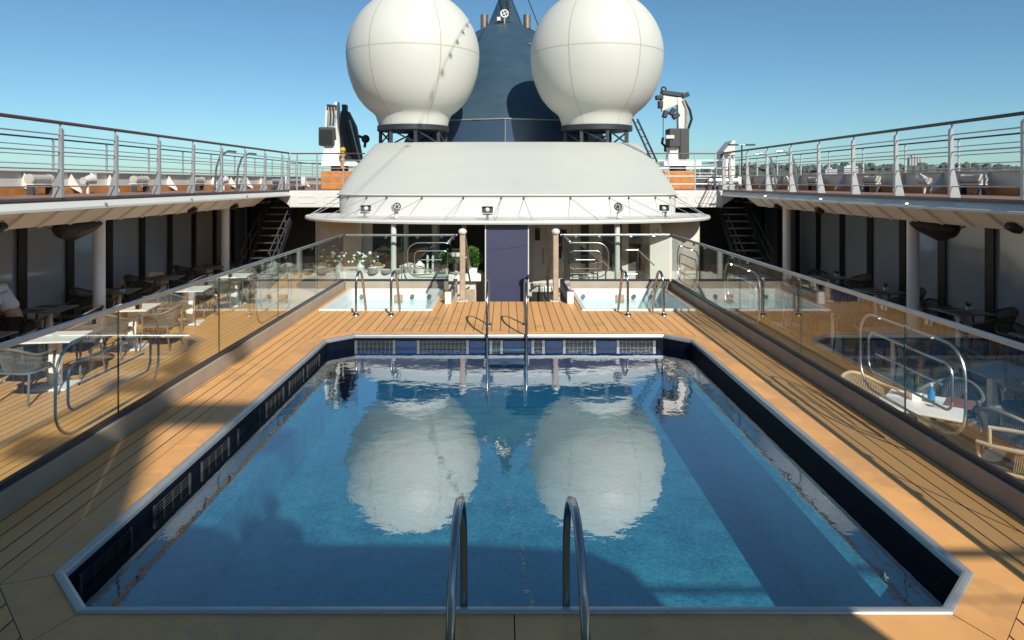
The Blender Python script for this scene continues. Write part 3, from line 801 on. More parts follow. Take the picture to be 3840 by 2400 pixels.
obj('stems', st, 'leaf', fl)
for i, p in enumerate(heads): obj('blossom', MB().ball(p, rn.uniform(.02,.045), 8), ['white','tablewhite','redmat','tablewhite','white'][i % 5], fl, True)
for i, (x, h) in enumerate(((-1.78,.42),(-1.66,.40))):
    lathe_thing('pepper_mill', f'{"taller" if i==0 else "shorter"} slim white mill on the buffet right of the rolls', 'mill', [(.03,.001),(.022,h*.5),(.03,h*.8),(.02,h)], (x,16.15,.86), 'white', 'body')
lathe_thing('glass_jar', 'round lidded white jar on the buffet before the mills', 'jar', [(.08,.001),(.12,.08),(.11,.2),(.05,.25),(.02,.3)], (-1.95,16.08,.86), 'tablewhite', 'body')
for i, (x, nn) in enumerate(((-3.0,9),(-2.7,6),(-2.45,7),(-1.45,4),(-1.2,3))):
    t = thing('plate_stack', ['tall plate stack at the left end of the buffet','plate stack left of the white column','plate stack right of the white column','low plate stack right of the mills','lowest plate stack nearest the potted plants'][i], 'plates', (x,16.08,.86), 'plate stacks on the buffet')
    for k in range(nn): obj('plate', MB().lathe([(.07,.001),(.12,.012),(.12,.016),(.06,.008)], (x,16.08,.861+k*.014), 20), 'tablewhite', t, True)
cm = thing('coffee_machine', 'black coffee machine with cups on top under the canopy', 'coffee machine', (-1.15,16.55,.86))
obj('body', MB().box(-1.4,-.95,16.45,16.75,.861,1.3), 'darkgrey', cm, False, .02)
obj('front_strip', MB().box(-1.4,-.95,16.43,16.45,1.2,1.29), 'white', cm)
for k in range(5): obj('cup', MB().lathe([(.028,.0),(.042,.07),(.038,.07),(.025,.01)], (-1.34+.085*k,16.6,1.3), 12), 'tablewhite', cm, True)
for o in list(C.objects):                                     # set the buffet things down on the counter
    if o not in before_items and o.parent is None: o.location += Vector((0,-.68,.0805))
# servery on the right: white slanted housing and rail frames
ws = thing('white_housing', 'white slanted housing at the right end of the pavilion', 'housing', (3.9,16.6,0))
P = [(3.45,0.001),(4.25,0.001),(4.25,1.55),(3.78,1.75),(3.72,2.0),(3.45,2.0)]
b = MB().add([(x,16.4,z) for x,z in P]+[(x,17.4,z) for x,z in P], [tuple(range(6)),tuple(range(11,5,-1))]+[(i,(i+1)%6,6+(i+1)%6,6+i) for i in range(6)])
obj('shell', b, 'white', ws, False, .02)
obj('grip', MB().tube([(3.55,16.38,1.8),(3.6,16.34,1.85),(3.66,16.38,1.8)], .02, 8), 'brushed', ws, True)
def trolley(label, x0, x1, y, h):
    t = thing('rail_frame', label, 'rail frame', ((x0+x1)/2,y,0))
    for x in (x0, x1):
        obj('upright', MB().tube([(x,y,0.001),(x,y,h)], .018, 8), 'steel', t, True)
    for z in (.35,.8,h): obj('bar', MB().tube([(x0,y,z),(x1,y,z)], .016, 8), 'steel', t, True)
    obj('sloped_bar', MB().tube([(x1,y,h),(x1+.35,y-.2,h-.35)], .016, 8), 'steel', t, True)
trolley('steel rail frame behind the right cross glass, nearer the steps', 1.5, 2.2, 16.4, 1.22)
trolley('steel rail frame behind the right cross glass, by the white housing', 2.75, 3.15, 16.3, 1.38)
# sofa-like white bench right of the navy panel
bn = thing('white_bench', 'white low bench right of the navy panel', 'bench', (.85,16.2,0))
obj('seat', MB().box(.58,1.2,15.95,16.5,.42,.56), 'tablewhite', bn, False, .03)
obj('base', MB().box(.62,1.16,16.0,16.45,.001,.42), 'darkgrey', bn)

# ------------------------------------------------------------------ radomes
def radome(label, x):
    Y, k = 22.4, 22.4/1613; Z0 = 3+297*k
    t = thing('radome', label, 'radome', (x,Y,4.6), 'satellite radomes on the roof')
    prof = []
    for i in range(0, 33):
        a = math.pi/2*(1-i/24) if i <= 24 else None
        if a is None: break
        prof.append((max(.001,156*k*math.cos(a)), 156*k*math.sin(a)))
    for hw, dy in ((154,25),(150,47),(144,66),(138,82),(128,101),(115,117),(106,126),(97,133),(91,138),(87.5,143),(85,150),(82.5,158),(81,166)):
        prof.append((hw*k, -dy*k))
    prof.reverse()
    obj('shell', MB().lathe(prof, (x,Y,Z0), 72), 'radome', t, True, 0, (x,Y,Z0))
    zb = Z0-166*k
    obj('mount_ring', MB().lathe([(1.17,-.16),(1.17,0),(1.08,.01),(1.08,-.17)], (x,Y,zb), 40), 'blackmetal', t, True)
    for i in range(8):
        a = math.pi/4*i+.2; c, s = math.cos(a), math.sin(a); a2 = a+math.pi/4
        obj('leg', MB().box(x+1.06*c-.05,x+1.06*c+.05,Y+1.06*s-.05,Y+1.06*s+.05,4.2,zb-.15), 'blackmetal', t)
        obj('brace', MB().tube([(x+1.06*c,Y+1.06*s,zb-.17),(x+1.06*math.cos(a2),Y+1.06*math.sin(a2),4.24)], .028, 6), 'blackmetal', t)
radome('large white radome with fine seams, left of the navy funnel', -3.04)
radome('large white radome with fine seams, right of the navy funnel', 2.96)
sg = thing('roof_ladder', 'thin black leaning ladder right of the right radome', 'ladder', (4.0,20.6,4))
for dx in (0,.14): obj('rail', MB().tube([(3.82+dx,20.6,4.9),(4.35+dx,20.3,3.6)], .03, 6), 'blackmetal', sg)
for k in range(6): obj('rung', MB().tube([lerp((3.82,20.6,4.9),(4.35,20.3,3.6),(k+.5)/6), lerp((3.96,20.6,4.9),(4.49,20.3,3.6),(k+.5)/6)], .012, 6), 'blackmetal', sg)

# ------------------------------------------------------------------ funnel
fu = thing('ship_funnel', 'tall navy funnel with tapering peak between the two radomes', 'funnel', (0,30,4))
# (z, half width, front y)
prof = [(5.18,3.6,23.7),(5.7,3.0,24.1),(6.4,2.45,24.9),(7.2,2.12,26.0),(8.1,1.95,27.5),(9.0,1.92,29.4),(9.8,1.86,31.2),(10.4,1.68,32.6),(10.75,1.40,33.6),(11.0,1.08,34.4),(11.4,.94,35.2),(13.0,.42,37.2),(14.6,.10,38.6)]
def fring(z, a, yf, n=40):
    P = []; L = 44-yf
    for i in range(n):
        t = 2*math.pi*i/n
        P.append((-.03+a*math.sin(t)*(1-.0*math.cos(t)), yf+(1-math.cos(t))*L*.5*(.35 if z < 12 else .15), z))
    return P
obj('casing', MB().loft([fring(*p) for p in prof], False, True), 'funnel', fu, True)
obj('skirt', MB().loft([[(-3.9,24.6,4.0),(-.03,23.7,4.0),(3.85,24.6,4.0),(3.85,32,4.0),(-3.9,32,4.0)],[(-3.3,24.5,5.17),(-.03,23.62,5.19),(3.25,24.5,5.17),(3.25,32,5.17),(-3.3,32,5.17)]]), 'navypaint', fu)
obj('skirt_seam', MB().tube([(-.03,23.68,4.0),(-.03,23.6,5.18)], .018, 6), 'postgrey', fu)
obj('ledge_bead', MB().tube([(-3.35,24.5,5.18),(-.03,23.6,5.20),(3.3,24.5,5.18)], .022, 6), 'postgrey', fu)
obj('weld_bead', MB().tube([(x+.4,y-.02,z) for x,y,z in fring(9.0,1.93,29.4)[2:9]], .02, 6), 'postgrey', fu)
for x in (-1.21, 1.17):
    e = obj('exhaust_pipe', MB().lathe([(.21,0),(.21,2.0),(.18,2.0),(.18,1.2)], (x,38,10.3), 20), 'exhaust', fu, True)
cg = MB()
for s in (-.16,.16): cg.tube([(-.03+s,34.9,11.0),(-.03+s,37.0,13.4),(-.03+s,38.3,14.8)], .03, 6)
for i in range(14):
    f = i/13; cg.tube([(-.19,34.9+2.6*f,11.0+3*f),(.13,34.9+2.6*f,11.0+3*f)], .02, 5)
for i in range(7):
    f = i/6; cg.tube(arc((-.03,34.75+2.6*f,11.1+3*f), .28, math.pi, 2*math.pi, 8, 'xy'), .018, 5)
obj('access_ladder', cg, 'blackmetal', fu)
sc = thing('round_scanner', 'cream ring-shaped scanner on the front of the funnel peak', 'scanner', (-.08,34.6,11.4))
obj('ring', MB().tube(arc((-.08,34.3,11.46), .18, 0, 2*math.pi*.98, 20), .042, 8), 'beige', sc, True)
for k in range(4):
    a = math.pi/2*k+.4; obj('spoke', MB().tube([(-.08,34.3,11.46),(-.08+.2*math.cos(a),34.3,11.46+.2*math.sin(a))], .022, 6), 'cream', sc)
obj('bracket', MB().box(-.45,-.28,34.3,34.6,11.12,11.3).tube([(-.08,34.3,11.25),(-.08,34.6,10.6)], .03, 6), 'beige', sc)
for k in range(3): obj('lamp', MB().obox((-.5+.13*k,34.0,10.72+.02*k),(.08,.2,.3),0,.2), 'black', sc)
wire = obj('funnel_stay', MB().tube([(.55,37,14.6),(1.95,31.5,9.0)], .025, 6), 'raildark'); tag(wire, 'thin dark stay wire running down right of the funnel peak', 'wire')
gr = MB()
pk = [(.25,34.6,11.0),(.7,34.0,10.75),(1.15,33.6,10.55),(1.6,33.2,10.2),(1.75,32,9.75)]
gr.tube(pk, .02, 5); gr.tube([(a,b_,c-.22) for a,b_,c in pk], .02, 5)
for p in pk: gr.tube([p,(p[0],p[1],p[2]-.4)], .02, 5)
obj('guard_rail', gr, 'blackmetal', fu)

# ------------------------------------------------------------------ deck cranes
def crane(label, x, y, right):
    t = thing('deck_crane', label, 'crane', (x,y,ZU))
    ob = lambda n, mb, m, sm=False, bv=.012, par=None: obj(n, mb, m, par or t, sm, bv)
    ob('pedestal', MB().box(x-.55,x+.5,y-.4,y+.5,ZU-.01,ZU+.62), 'orange', False, .02)
    ob('turntable', MB().box(x-.55,x+.75,y-.35,y+.35,ZU+.80,ZU+.95), 'cream')
    ob('collar', MB().lathe([(.3,.62),(.3,.81)], (x,y,ZU), 20), 'black', True, 0)
    if right:
        ob('column', MB().loft([[(x-.05+a*w,y+b_*.25,z) for a,b_ in ((-1,-1),(1,-1),(1,1),(-1,1))] for w,z in ((.33,ZU+.95),(.24,ZU+1.5),(.26,ZU+1.7))], True, True), 'cream')
        c_ = ob('control_box', MB().box(x-.38,x+.0,y-.42,y+.2,ZU+1.45,ZU+2.10), 'darkgrey', False, .03)
        obj('cover', MB().box(x+.005,x+.32,y-.38,y+.2,ZU+1.05,ZU+2.10), 'darkgrey', c_, False, .02)
        obj('side_lamp', MB().box(x-.5,x-.22,y-.47,y-.43,ZU+1.74,ZU+1.86), 'greywall', c_)
        ob('main_boom', MB().loft([[(x+o_+a*.11,y+b_*.14,z) for a,b_ in ((-1,-1),(1,-1),(1,1),(-1,1))] for o_,z in ((.12,ZU+2.05),(.1,ZU+2.9),(.06,ZU+3.2))], True, True), 'white')
        jb = ob('knuckle', MB().loft([[(x-.62,y-.12,ZU+3.32),(x+.2,y-.12,ZU+3.16),(x+.2,y+.12,ZU+3.16),(x-.62,y+.12,ZU+3.32)],[(x-.55,y-.12,ZU+2.72),(x-.02,y-.12,ZU+2.95),(x-.02,y+.12,ZU+2.95),(x-.55,y+.12,ZU+2.72)]], True, True), 'greywall')
        obj('top_plate', MB().obox((x-.15,y,ZU+3.33),(.85,.34,.16),0,.14), 'blackmetal', jb, False, .02)
        obj('lifting_eye', MB().tube(arc((x-.48,y,ZU+3.5), .08, -.5, math.pi+.5, 10), .03, 8), 'blackmetal', jb, True)
        for k, (dx, dz) in enumerate(((-.62,2.95),(-.45,2.62),(-.2,2.7),(-.08,2.55),(.25,3.28),(-.66,3.2))):
            obj('cylinder', MB().obox((x+dx,y-.1,ZU+dz),(.16,.22,.26),0,.3*k), 'blackmetal', jb, False, .03)
        ob('hose', MB().tube([(x+.22,y-.1,ZU+3.1),(x+.42,y-.1,ZU+2.75),(x+.48,y-.1,ZU+2.45),(x+.36,y-.1,ZU+2.1)], .045, 8), 'black', True, 0)
        ob('hose', MB().tube([(x+.16,y-.15,ZU+3.1),(x+.30,y-.15,ZU+2.75),(x+.26,y-.15,ZU+2.15)], .045, 8), 'wood', True, 0)
        ob('wire', MB().tube([(x-.52,y-.1,ZU+2.6),(x-.52,y-.1,ZU+1.8)], .012, 6), 'black', True, 0)
        ob('hook', MB().tube([(x-.52,y-.1,ZU+1.8),(x-.56,y-.1,ZU+1.6),(x-.45,y-.1,ZU+1.5),(x-.44,y-.1,ZU+1.3)], .05, 8), 'black', True, 0)
    else:
        ob('column', MB().loft([[(x-.28+a*w,y+b_*.2,z) for a,b_ in ((-1,-1),(1,-1),(1,1),(-1,1))] for w,z in ((.32,ZU+.95),(.2,ZU+1.5),(.2,ZU+1.7))], True, True), 'cream')
        c_ = ob('control_box', MB().box(x-.66,x-.12,y-.35,y+.2,ZU+1.5,ZU+2.15), 'darkgrey', False, .05)
        obj('cover', MB().box(x-.6,x-.16,y-.36,y-.35,ZU+1.56,ZU+2.05), 'black', c_)
        ob('boom_plate', MB().obox((x-.45,y,ZU+2.5),(.09,.22,.8),0,.05), 'white')
        ob('main_boom', MB().obox((x-.04,y,ZU+2.0),(.15,.24,2.1),0,-.06), 'white')
        ob('boom_tip', MB().obox((x-.25,y,ZU+2.85),(.36,.26,.2),0,.1), 'blackmetal')
        for k in range(5):
            ob('hydraulic_line', MB().tube([(x-.36+.05*k,y-.12,ZU+2.85),(x-.34+.06*k,y-.16,ZU+2.5),(x-.36+.05*k,y-.12,ZU+2.2)], .026, 6), ('wood','black')[k % 2], True, 0)
        ob('folded_jib', MB().loft([[(x+.08,y-.2,ZU+2.72),(x+.32,y-.2,ZU+2.72),(x+.32,y+.2,ZU+2.72),(x+.08,y+.2,ZU+2.72)],[(x+.06,y-.25,ZU+2.2),(x+.58,y-.25,ZU+2.2),(x+.58,y+.2,ZU+2.2),(x+.06,y+.2,ZU+2.2)],[(x+.12,y-.25,ZU+.9),(x+.82,y-.25,ZU+.9),(x+.82,y+.2,ZU+.9),(x+.12,y+.2,ZU+.9)]], True, True), 'black')
        ob('jib_rail', MB().tube([(x+.42,y-.28,ZU+2.4),(x+.78,y-.28,ZU+1.0)], .035, 6), 'postgrey', True, 0)
        ob('jib_rail', MB().tube([(x+.24,y-.28,ZU+2.3),(x+.5,y-.28,ZU+1.0)], .03, 6), 'blackmetal', True, 0)
        ob('jib_head', MB().box(x+.12,x+.27,y-.2,y+.1,ZU+2.72,ZU+2.95), 'blackmetal')
        ob('winch', MB().ball((x+.93,y-.1,ZU+1.75), .15, 12), 'blackmetal', True, 0)
        ob('winch_arm', MB().tube([(x+.7,y-.1,ZU+1.85),(x+.93,y-.1,ZU+1.75),(x+.9,y-.1,ZU+1.45)], .05, 8), 'blackmetal', True, 0)
        ob('hook_block', MB().ball((x+.22,y-.45,ZU+1.35), .1, 12).ball((x+.22,y-.45,ZU+1.18), .1, 12).ball((x+.22,y-.45,ZU+1.0), .08, 12), 'hazard', True, 0)
        ob('hook', MB().tube([(x+.22,y-.45,ZU+1.0),(x+.16,y-.45,ZU+.8),(x+.24,y-.45,ZU+.66),(x+.3,y-.45,ZU+.75)], .035, 8), 'rope', True, 0)
        ob('wire', MB().tube([(x+.2,y-.45,ZU+2.7),(x+.22,y-.45,ZU+1.4)], .012, 6), 'black', True, 0)
crane('folded black and white crane on an orange base, left of the roof', -5.85, 24, False)
crane('crane with bent grey knuckle boom on an orange base, right of the roof', 6.02, 24, True)
# side fins / casings either side (right white pylon, lamp mast)
fp = thing('white_fin', 'white slanted fin standing on the right upper deck', 'fin', (8.6,26.5,ZU))
P = [(8.45,26.5,ZU),(8.9,26.5,ZU),(8.9,26.5,4.62),(8.8,26.5,4.62),(8.45,26.5,4.2)]
obj('blade', MB().add(P+[(a,27.4,c) for a,_,c in P], [(0,1,2,3,4),(9,8,7,6,5)]+[(i,(i+1)%5,5+(i+1)%5,5+i) for i in range(5)]), 'white', fp, False, .02)
obj('slot', MB().box(8.44,8.46,26.6,26.9,3.95,4.12), 'darkgrey', fp)
fp2 = thing('white_fin', 'slim pale fin beside a pole just right of the roof', 'fin', (5.4,30,ZU))
obj('blade', MB().box(5.25,5.6,30,30.4,ZU,4.45), 'white', fp2, False, .1)
obj('pole', MB().tube([(5.12,30,ZU-.01),(5.12,30,4.65)], .035, 8), 'darkgrey', fp2, True)
lp = thing('deck_lamp', 'lamp post with two flat heads above the right railing', 'lamp post', (8.95,26,ZU))
obj('pole', MB().tube([(8.98,26,ZU-.01),(8.98,26,4.42)], .03, 8), 'darkgrey', lp, True)
obj('arm', MB().tube([(8.62,26,4.42),(9.34,26,4.42)], .018, 8), 'greywall', lp, True)
for x in (8.66, 9.3): obj('lamp_head', MB().box(x-.17,x+.17,25.9,26.1,4.39,4.45), 'darkgrey', lp, False, .01)
# capsules and floodlights along the bulwarks
def capsule(label, sx, y, L=.5):
    x = sx*9.12; t = thing('light_canister', label, 'canister', (x,y,ZU), 'canisters along the bulwarks')
    obj('barrel', MB().tube([(x,y-L/2,3.06),(x,y-L/2+.04,3.06),(x,y+L/2-.04,3.06),(x,y+L/2,3.06)], .085, 16), 'canister', t, True)
    for s in (-1,1):
        obj('end_ring', MB().tube([(x,y+s*(L/2-.06),3.06),(x,y+s*(L/2-.01),3.06)], .097, 16), 'canister', t, True)
    obj('stand', MB().box(x-.06,x+.06,y-L/2+.03,y-L/2+.06,ZU-.011,3.0).box(x-.06,x+.06,y+L/2-.06,y+L/2-.03,ZU-.011,3.0).box(x-.02,x+.02,y-L/2+.06,y+L/2-.06,2.9,2.94), 'darkgrey', t)
    obj('shelf', MB().box(x-.1,x+.1,y-L/2,y+L/2,2.945,2.972), 'white', t)
for sx, nm in ((-1,'left'),(1,'right')):
    for i, y in enumerate((13.35, 17.0, 20.2, 23.5, 27.2)):
        capsule(f'cream canister on a stand by the {nm} bulwark, number {["one","two","three","four","five"][i]} from the viewer', sx, y, .62)
    for i, y in enumerate((14.85, 22.0)):
        x = sx*9.1; t = thing('deck_searchlight', f'small white searchlight by the {nm} bulwark, the {"nearer" if i==0 else "farther"} one', 'searchlight', (x,y,ZU), 'searchlights along the bulwarks')
        obj('stand', MB().tube([(x,y,ZU-.011),(x,y,2.98)], .03, 8), 'greywall', t, True)
        obj('head', MB().tube([(x-sx*.0,y-.14,3.03),(x,y+.02,3.06),(x,y+.16,3.07)], .06, 14, False, .11), 'white', t, True)
        obj('yoke', MB().box(x-.02,x+.02,y+.12,y+.3,2.96,3.2), 'white', t)
        obj('lens', MB().tube([(x,y-.17,3.025),(x,y-.139,3.03)], .075, 14), 'lens', t, True)
# curved grab hoops on the left and life vests gear on the right upper deck
for sx, nm in ((-1,'left'),(1,'right')):
    for i, y in enumerate((17.2, 18.6)):
        t = thing('ladder_hoop', f'curved grab hoop at the {"nearer" if i==0 else "farther"} stair head on the {nm} upper deck', 'hoop', (sx*6.95,y,ZU))
        obj('tube', MB().tube([(sx*7.35,y,ZU-.011),(sx*7.3,y,ZU+.6),(sx*7.2,y,ZU+.9),(sx*7.0,y,ZU+1.02),(sx*6.8,y,ZU+1.0)], .026, 10), 'steel', t, True)
        obj('foot', MB().lathe([(.05,0),(.05,.02)], (sx*7.35,y,ZU-.011), 12), 'steel', t, True)
for i, (x, y, h) in enumerate(((7.15,21.7,1.0),(7.75,24.0,1.05))):
    t = thing('folded_parasol', ['furled white parasol by the right crane','furled white parasol nearest the right white fin'][i], 'parasol', (x,y,ZU))
    obj('pole', MB().tube([(x,y,ZU-.011),(x,y,ZU+h+.1)], .02, 8), 'steel', t, True)
    obj('cover', MB().lathe([(.03,h),(.09,h*.85),(.10,h*.5),(.07,h*.2),(.04,h*.12)], (x,y,ZU), 12), 'shirt', t, True)
    obj('strap', MB().lathe([(.105,h*.6),(.105,h*.66)], (x,y,ZU), 12), 'rope', t, True)
for i, (x, y) in enumerate(((-7.4,22.3),(-6.85,22.2),(6.9,22.6),(7.6,23.1))):
    t = thing('deck_winch', ['small grey winch on the left upper deck by the rail corner','small grey winch nearest the left crane','small grey winch nearest the right crane','small grey winch behind the right rail corner'][i], 'winch', (x,y,ZU))
    obj('bed', MB().box(x-.25,x+.25,y-.18,y+.18,ZU-.011,ZU+.1), 'darkgrey', t)
    obj('drum', MB().tube([(x-.2,y,ZU+.28),(x-.15,y,ZU+.28),(x+.15,y,ZU+.28),(x+.2,y,ZU+.28)], .13, 14), 'brushed', t, True)
    obj('motor', MB().box(x+.2,x+.34,y-.1,y+.1,ZU+.12,ZU+.42), 'white', t, False, .02)

# ------------------------------------------------------------------ hanging pods under the coves
def pod(label, sx):
    x, y = sx*7.26, 11.6
    t = thing('patio_heater', label, 'heater', (x,y,2.3))
    b = MB()
    spec = ((-.40,.015,.02,.03),(-.25,.16,.10,.0),(-.05,.30,.17,-.03),(.1,.36,.22,-.05),(.25,.32,.2,-.03),(.31,.26,.15,.0))
    b.loft([[(x-sx*u, y+hw*math.cos(2*math.pi*i/18), 2.27+dz+hh*math.sin(2*math.pi*i/18)) for i in range(18)] for u,hw,hh,dz in [(-u,a,c,d) for u,a,c,d in spec]], True, True)
    obj('shell', b, 'pod', t, True)
    obj('bracket', MB().tube([(x+sx*.1,y-.3,2.28),(x+sx*.3,y-.3,2.28),(x+sx*.3,y-.1,2.28),(x+sx*.3,y-.1,2.36)], .05, 10), 'black', t, True)
    obj('control', MB().box(x+sx*.26-.04,x+sx*.26+.04,y-.37,y-.34,2.25,2.31), 'greywall', t)
pod('dark pointed heater pod hanging under the left upper deck', -1)
pod('dark pointed heater pod hanging under the right upper deck', 1)

# ------------------------------------------------------------------ tables and chairs
def make_table(label, top, loc, rz, grp, s=.72, legm='tablewhite'):
    t = thing('dining_table', label, 'table', loc, grp)
    def b(m, n, mm, bev=0, par=None):
        o = obj(n, m, mm, None, False, bev); o.parent = par or t; return o
    b(MB().box(-s/2,s/2,-s/2,s/2,.715,.74), 'tabletop', top, .006)
    b(MB().box(-.075,.075,-.05,.05,.03,.715), 'pedestal', legm, .008)
    b(MB().box(-.24,.24,-.24,.24,.001,.03), 'base_plate', legm, .008)
    t.rotation_euler = (0,0,rz)
    return t
def make_chair(label, loc, rz, frame, ropem, grp):
    t = thing('rope_chair', label, 'chair', loc, grp)
    def b(m, n, mm, sm=True, bev=0):
        o = obj(n, m, mm, None, sm, bev); o.parent = t; return o
    # faces +y (towards its table); seat ring
    seat = [(x,y,.43) for x,y in rrect(-.25,.25,-.24,.26,.12,5)]
    b(MB().tube(seat, .016, 8, True), 'seat_frame', frame)
    b(MB().prism(rrect(-.24,.24,-.23,.25,.11,5), .435, .475), 'cushion', 'cushion', False, .012)
    for x, y, dx, dy in ((-.23,.22,-.03,.04),(.23,.22,.03,.04),(-.22,-.2,-.03,-.06),(.22,-.2,.03,-.06)):
        top = .43 if y < 0 else .655
        b(MB().tube([(x+dx,y+dy,.001),(x,y,.43)]+([(x+.02*(1 if x>0 else -1),y+.01,top)] if top > .5 else []), .013, 8, False, .018), 'leg', frame)
    # arm and back rail: one swept band
    P = []
    for i in range(25):
        a = math.pi*(1+i/24.0)                      # from left arm tip round the back to the right
        P.append((.295*math.cos(a), -.06+.27*math.sin(a), .66+.12*math.sin(math.pi*i/24)**2))
    P = [(-.25,.24,.655),(-.29,.1,.655)]+P+[(.29,.1,.655),(.25,.24,.655)]
    b(MB().tube(P, .02, 8), 'arm_rail', frame)
    rp = MB()
    for i in range(2, len(P)-2):
        q = P[i]; a = math.pi*(1+(i-2)/24.0)
        for k in (0,.5):
            q2 = lerp(P[i], P[min(i+1,len(P)-3)], k); e = (.235*math.cos(a+k*.13), -.03+.215*math.sin(a+k*.13), .445)
            rp.tube([q2, e], .0055, 4)
    b(rp, 'rope_back', ropem)
    t.rotation_euler = (0,0,rz)
    return t
CH = {}
def place_chair(label, loc, rz, kind, grp):
    if kind not in CH:
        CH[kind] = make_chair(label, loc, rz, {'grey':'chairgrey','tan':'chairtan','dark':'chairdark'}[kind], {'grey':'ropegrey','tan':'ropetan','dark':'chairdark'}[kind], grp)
    else: dup(CH[kind], loc, rz, label, grp)
ORD = ['nearest','second','third','fourth','fifth','sixth']
def pot_on(label, x, y, s=.1): return potted(label, x, y, .74, s, 34, 'table_plant', 'agave', .5, 'tablewhite', 'plants on the dining tables')
def napkin(label, x, y, rz, m='napkin', z=.74):
    o = obj('place_mat', MB().obox((0,0,.004),(.34,.24,.007)), m, None, False, .002); o.location = (x,y,z); o.rotation_euler = (0,0,rz)
    return tag(o, label, 'place mat', 'place mats on the dining tables')
TT = {}
def place_table(label, kind, loc, rz, grp):
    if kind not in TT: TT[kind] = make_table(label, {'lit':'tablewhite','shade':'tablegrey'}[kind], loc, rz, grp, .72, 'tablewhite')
    else: dup(TT[kind], loc, rz, label, grp)
# left sunlit row beside the glass fence
for i, (x, y) in enumerate(((-6.6,10.0),(-6.75,12.35),(-6.7,14.5),(-6.6,16.6))):
    rz = R(8)
    place_table(f'white pedestal table in the left sunlit row, {ORD[i]} from the viewer', 'lit', (x,y,0), rz, 'sunlit tables on the left')
    for k, (dx, dy, a, w) in enumerate(((0,-.62,0,'near'),(0,.62,180,'far'),(.62,.0,90,'pool'))):
        if k == 2 and i in (0,2): continue
        place_chair(f'grey rope chair on the {w} side of the {ORD[i]} left sunlit table', (x+dx-.05*k,y+dy,0), R(a+random.uniform(-14,14)), 'grey', 'chairs at the left sunlit tables')
# left shaded row by the windows
for i, (x, y) in enumerate(((-7.75,10.0),(-8.2,12.2),(-8.1,14.2),(-8.1,16.2),(-7.9,18.2))):
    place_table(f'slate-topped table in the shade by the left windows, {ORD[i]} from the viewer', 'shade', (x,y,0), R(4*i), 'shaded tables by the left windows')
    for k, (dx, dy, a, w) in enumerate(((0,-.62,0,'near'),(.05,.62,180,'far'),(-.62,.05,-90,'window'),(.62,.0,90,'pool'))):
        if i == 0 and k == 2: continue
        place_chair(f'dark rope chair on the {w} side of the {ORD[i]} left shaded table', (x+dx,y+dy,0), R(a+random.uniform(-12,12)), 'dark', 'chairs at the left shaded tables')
    if i in (0,2): pot_on(f'small plant in a white pot on the {ORD[i]} left shaded table', x+.18, y-.1, .1)
    napkin(f'dark place mat at the far edge of the {ORD[i]} left shaded table', x-.1, y+.22, .1)
    napkin(f'dark place mat at the near edge of the {ORD[i]} left shaded table', x-.1, y-.22, .05)
# right: sunlit white table turned 45 degrees
place_table('white table turned cornerwise beside the right glass fence', 'lit', (4.27,6.97,0), R(45+6), 'sunlit tables on the right')
TX, TY = 4.27, 6.97
place_chair('tan rope chair in the lower right, nearest the viewer', (4.60,6.18,0), R(45), 'tan', 'chairs at the right sunlit table')
place_chair('tan rope chair left of the cornerwise white table', (4.12,7.66,0), R(-160), 'tan', 'chairs at the right sunlit table')
place_chair('grey rope chair behind the cornerwise white table', (4.86,7.5,0), R(125), 'grey', 'chairs at the right sunlit table')
place_chair('grey rope chair at the right frame edge, turned away from the white table', (5.05,6.78,0), R(-62), 'grey', 'chairs at the right sunlit table')
pot_on('agave in a white pot on the cornerwise white table', 4.26, 7.12, .15)
bt = thing('water_bottle', 'blue bottle on the cornerwise white table', 'bottle', (4.36,7.0,.74))
obj('body', MB().lathe([(.032,.001),(.034,.01),(.034,.11),(.015,.14),(.014,.17)], (4.36,7.0,.74), 16), 'bluebottle', bt, True)
obj('cap', MB().lathe([(.017,.17),(.017,.2)], (4.36,7.0,.74), 12), 'white', bt, True)
napkin('maroon menu on the right corner of the cornerwise white table', 4.63, 6.97, R(50), 'redmat')
napkin('pale grey place mat on the left corner of the cornerwise white table', 3.97, 7.02, R(55), 'greywall')
gl = thing('drinking_glass', 'tipped drinking glass on the cornerwise white table', 'glass', (4.36,6.8,.74))
obj('tumbler', MB().tube([(4.30,6.86,.775),(4.38,6.76,.775)], .034, 14), 'glass', gl, True)
obj('base', MB().tube([(4.295,6.866,.775),(4.30,6.86,.775)], .03, 14), 'steel', gl, True)
# right shaded rows
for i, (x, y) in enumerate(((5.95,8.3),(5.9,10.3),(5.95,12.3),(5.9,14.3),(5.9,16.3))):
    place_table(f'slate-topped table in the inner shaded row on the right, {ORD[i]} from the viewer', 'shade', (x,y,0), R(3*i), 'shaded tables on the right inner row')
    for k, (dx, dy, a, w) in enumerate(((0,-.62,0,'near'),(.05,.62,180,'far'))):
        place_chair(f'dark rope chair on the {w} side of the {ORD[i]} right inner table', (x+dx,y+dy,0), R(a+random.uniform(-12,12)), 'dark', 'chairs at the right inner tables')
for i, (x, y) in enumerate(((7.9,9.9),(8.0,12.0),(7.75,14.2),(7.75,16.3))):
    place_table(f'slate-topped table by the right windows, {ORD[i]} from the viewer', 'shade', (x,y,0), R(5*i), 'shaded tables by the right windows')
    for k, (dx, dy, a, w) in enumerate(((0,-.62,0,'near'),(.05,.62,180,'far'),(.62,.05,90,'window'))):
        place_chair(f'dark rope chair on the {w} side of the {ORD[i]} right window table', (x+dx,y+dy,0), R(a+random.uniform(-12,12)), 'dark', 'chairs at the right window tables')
    pot_on(f'agave in a white pot on the {ORD[i]} right window table', x+.2, y+.1, .1)
    for dx, dy, w in ((-.15,-.2,'near'),(-.12,.2,'far')):
        napkin(f'dark place mat at the {w} edge of the {ORD[i]} right window table', x+dx, y+dy, .1*i)

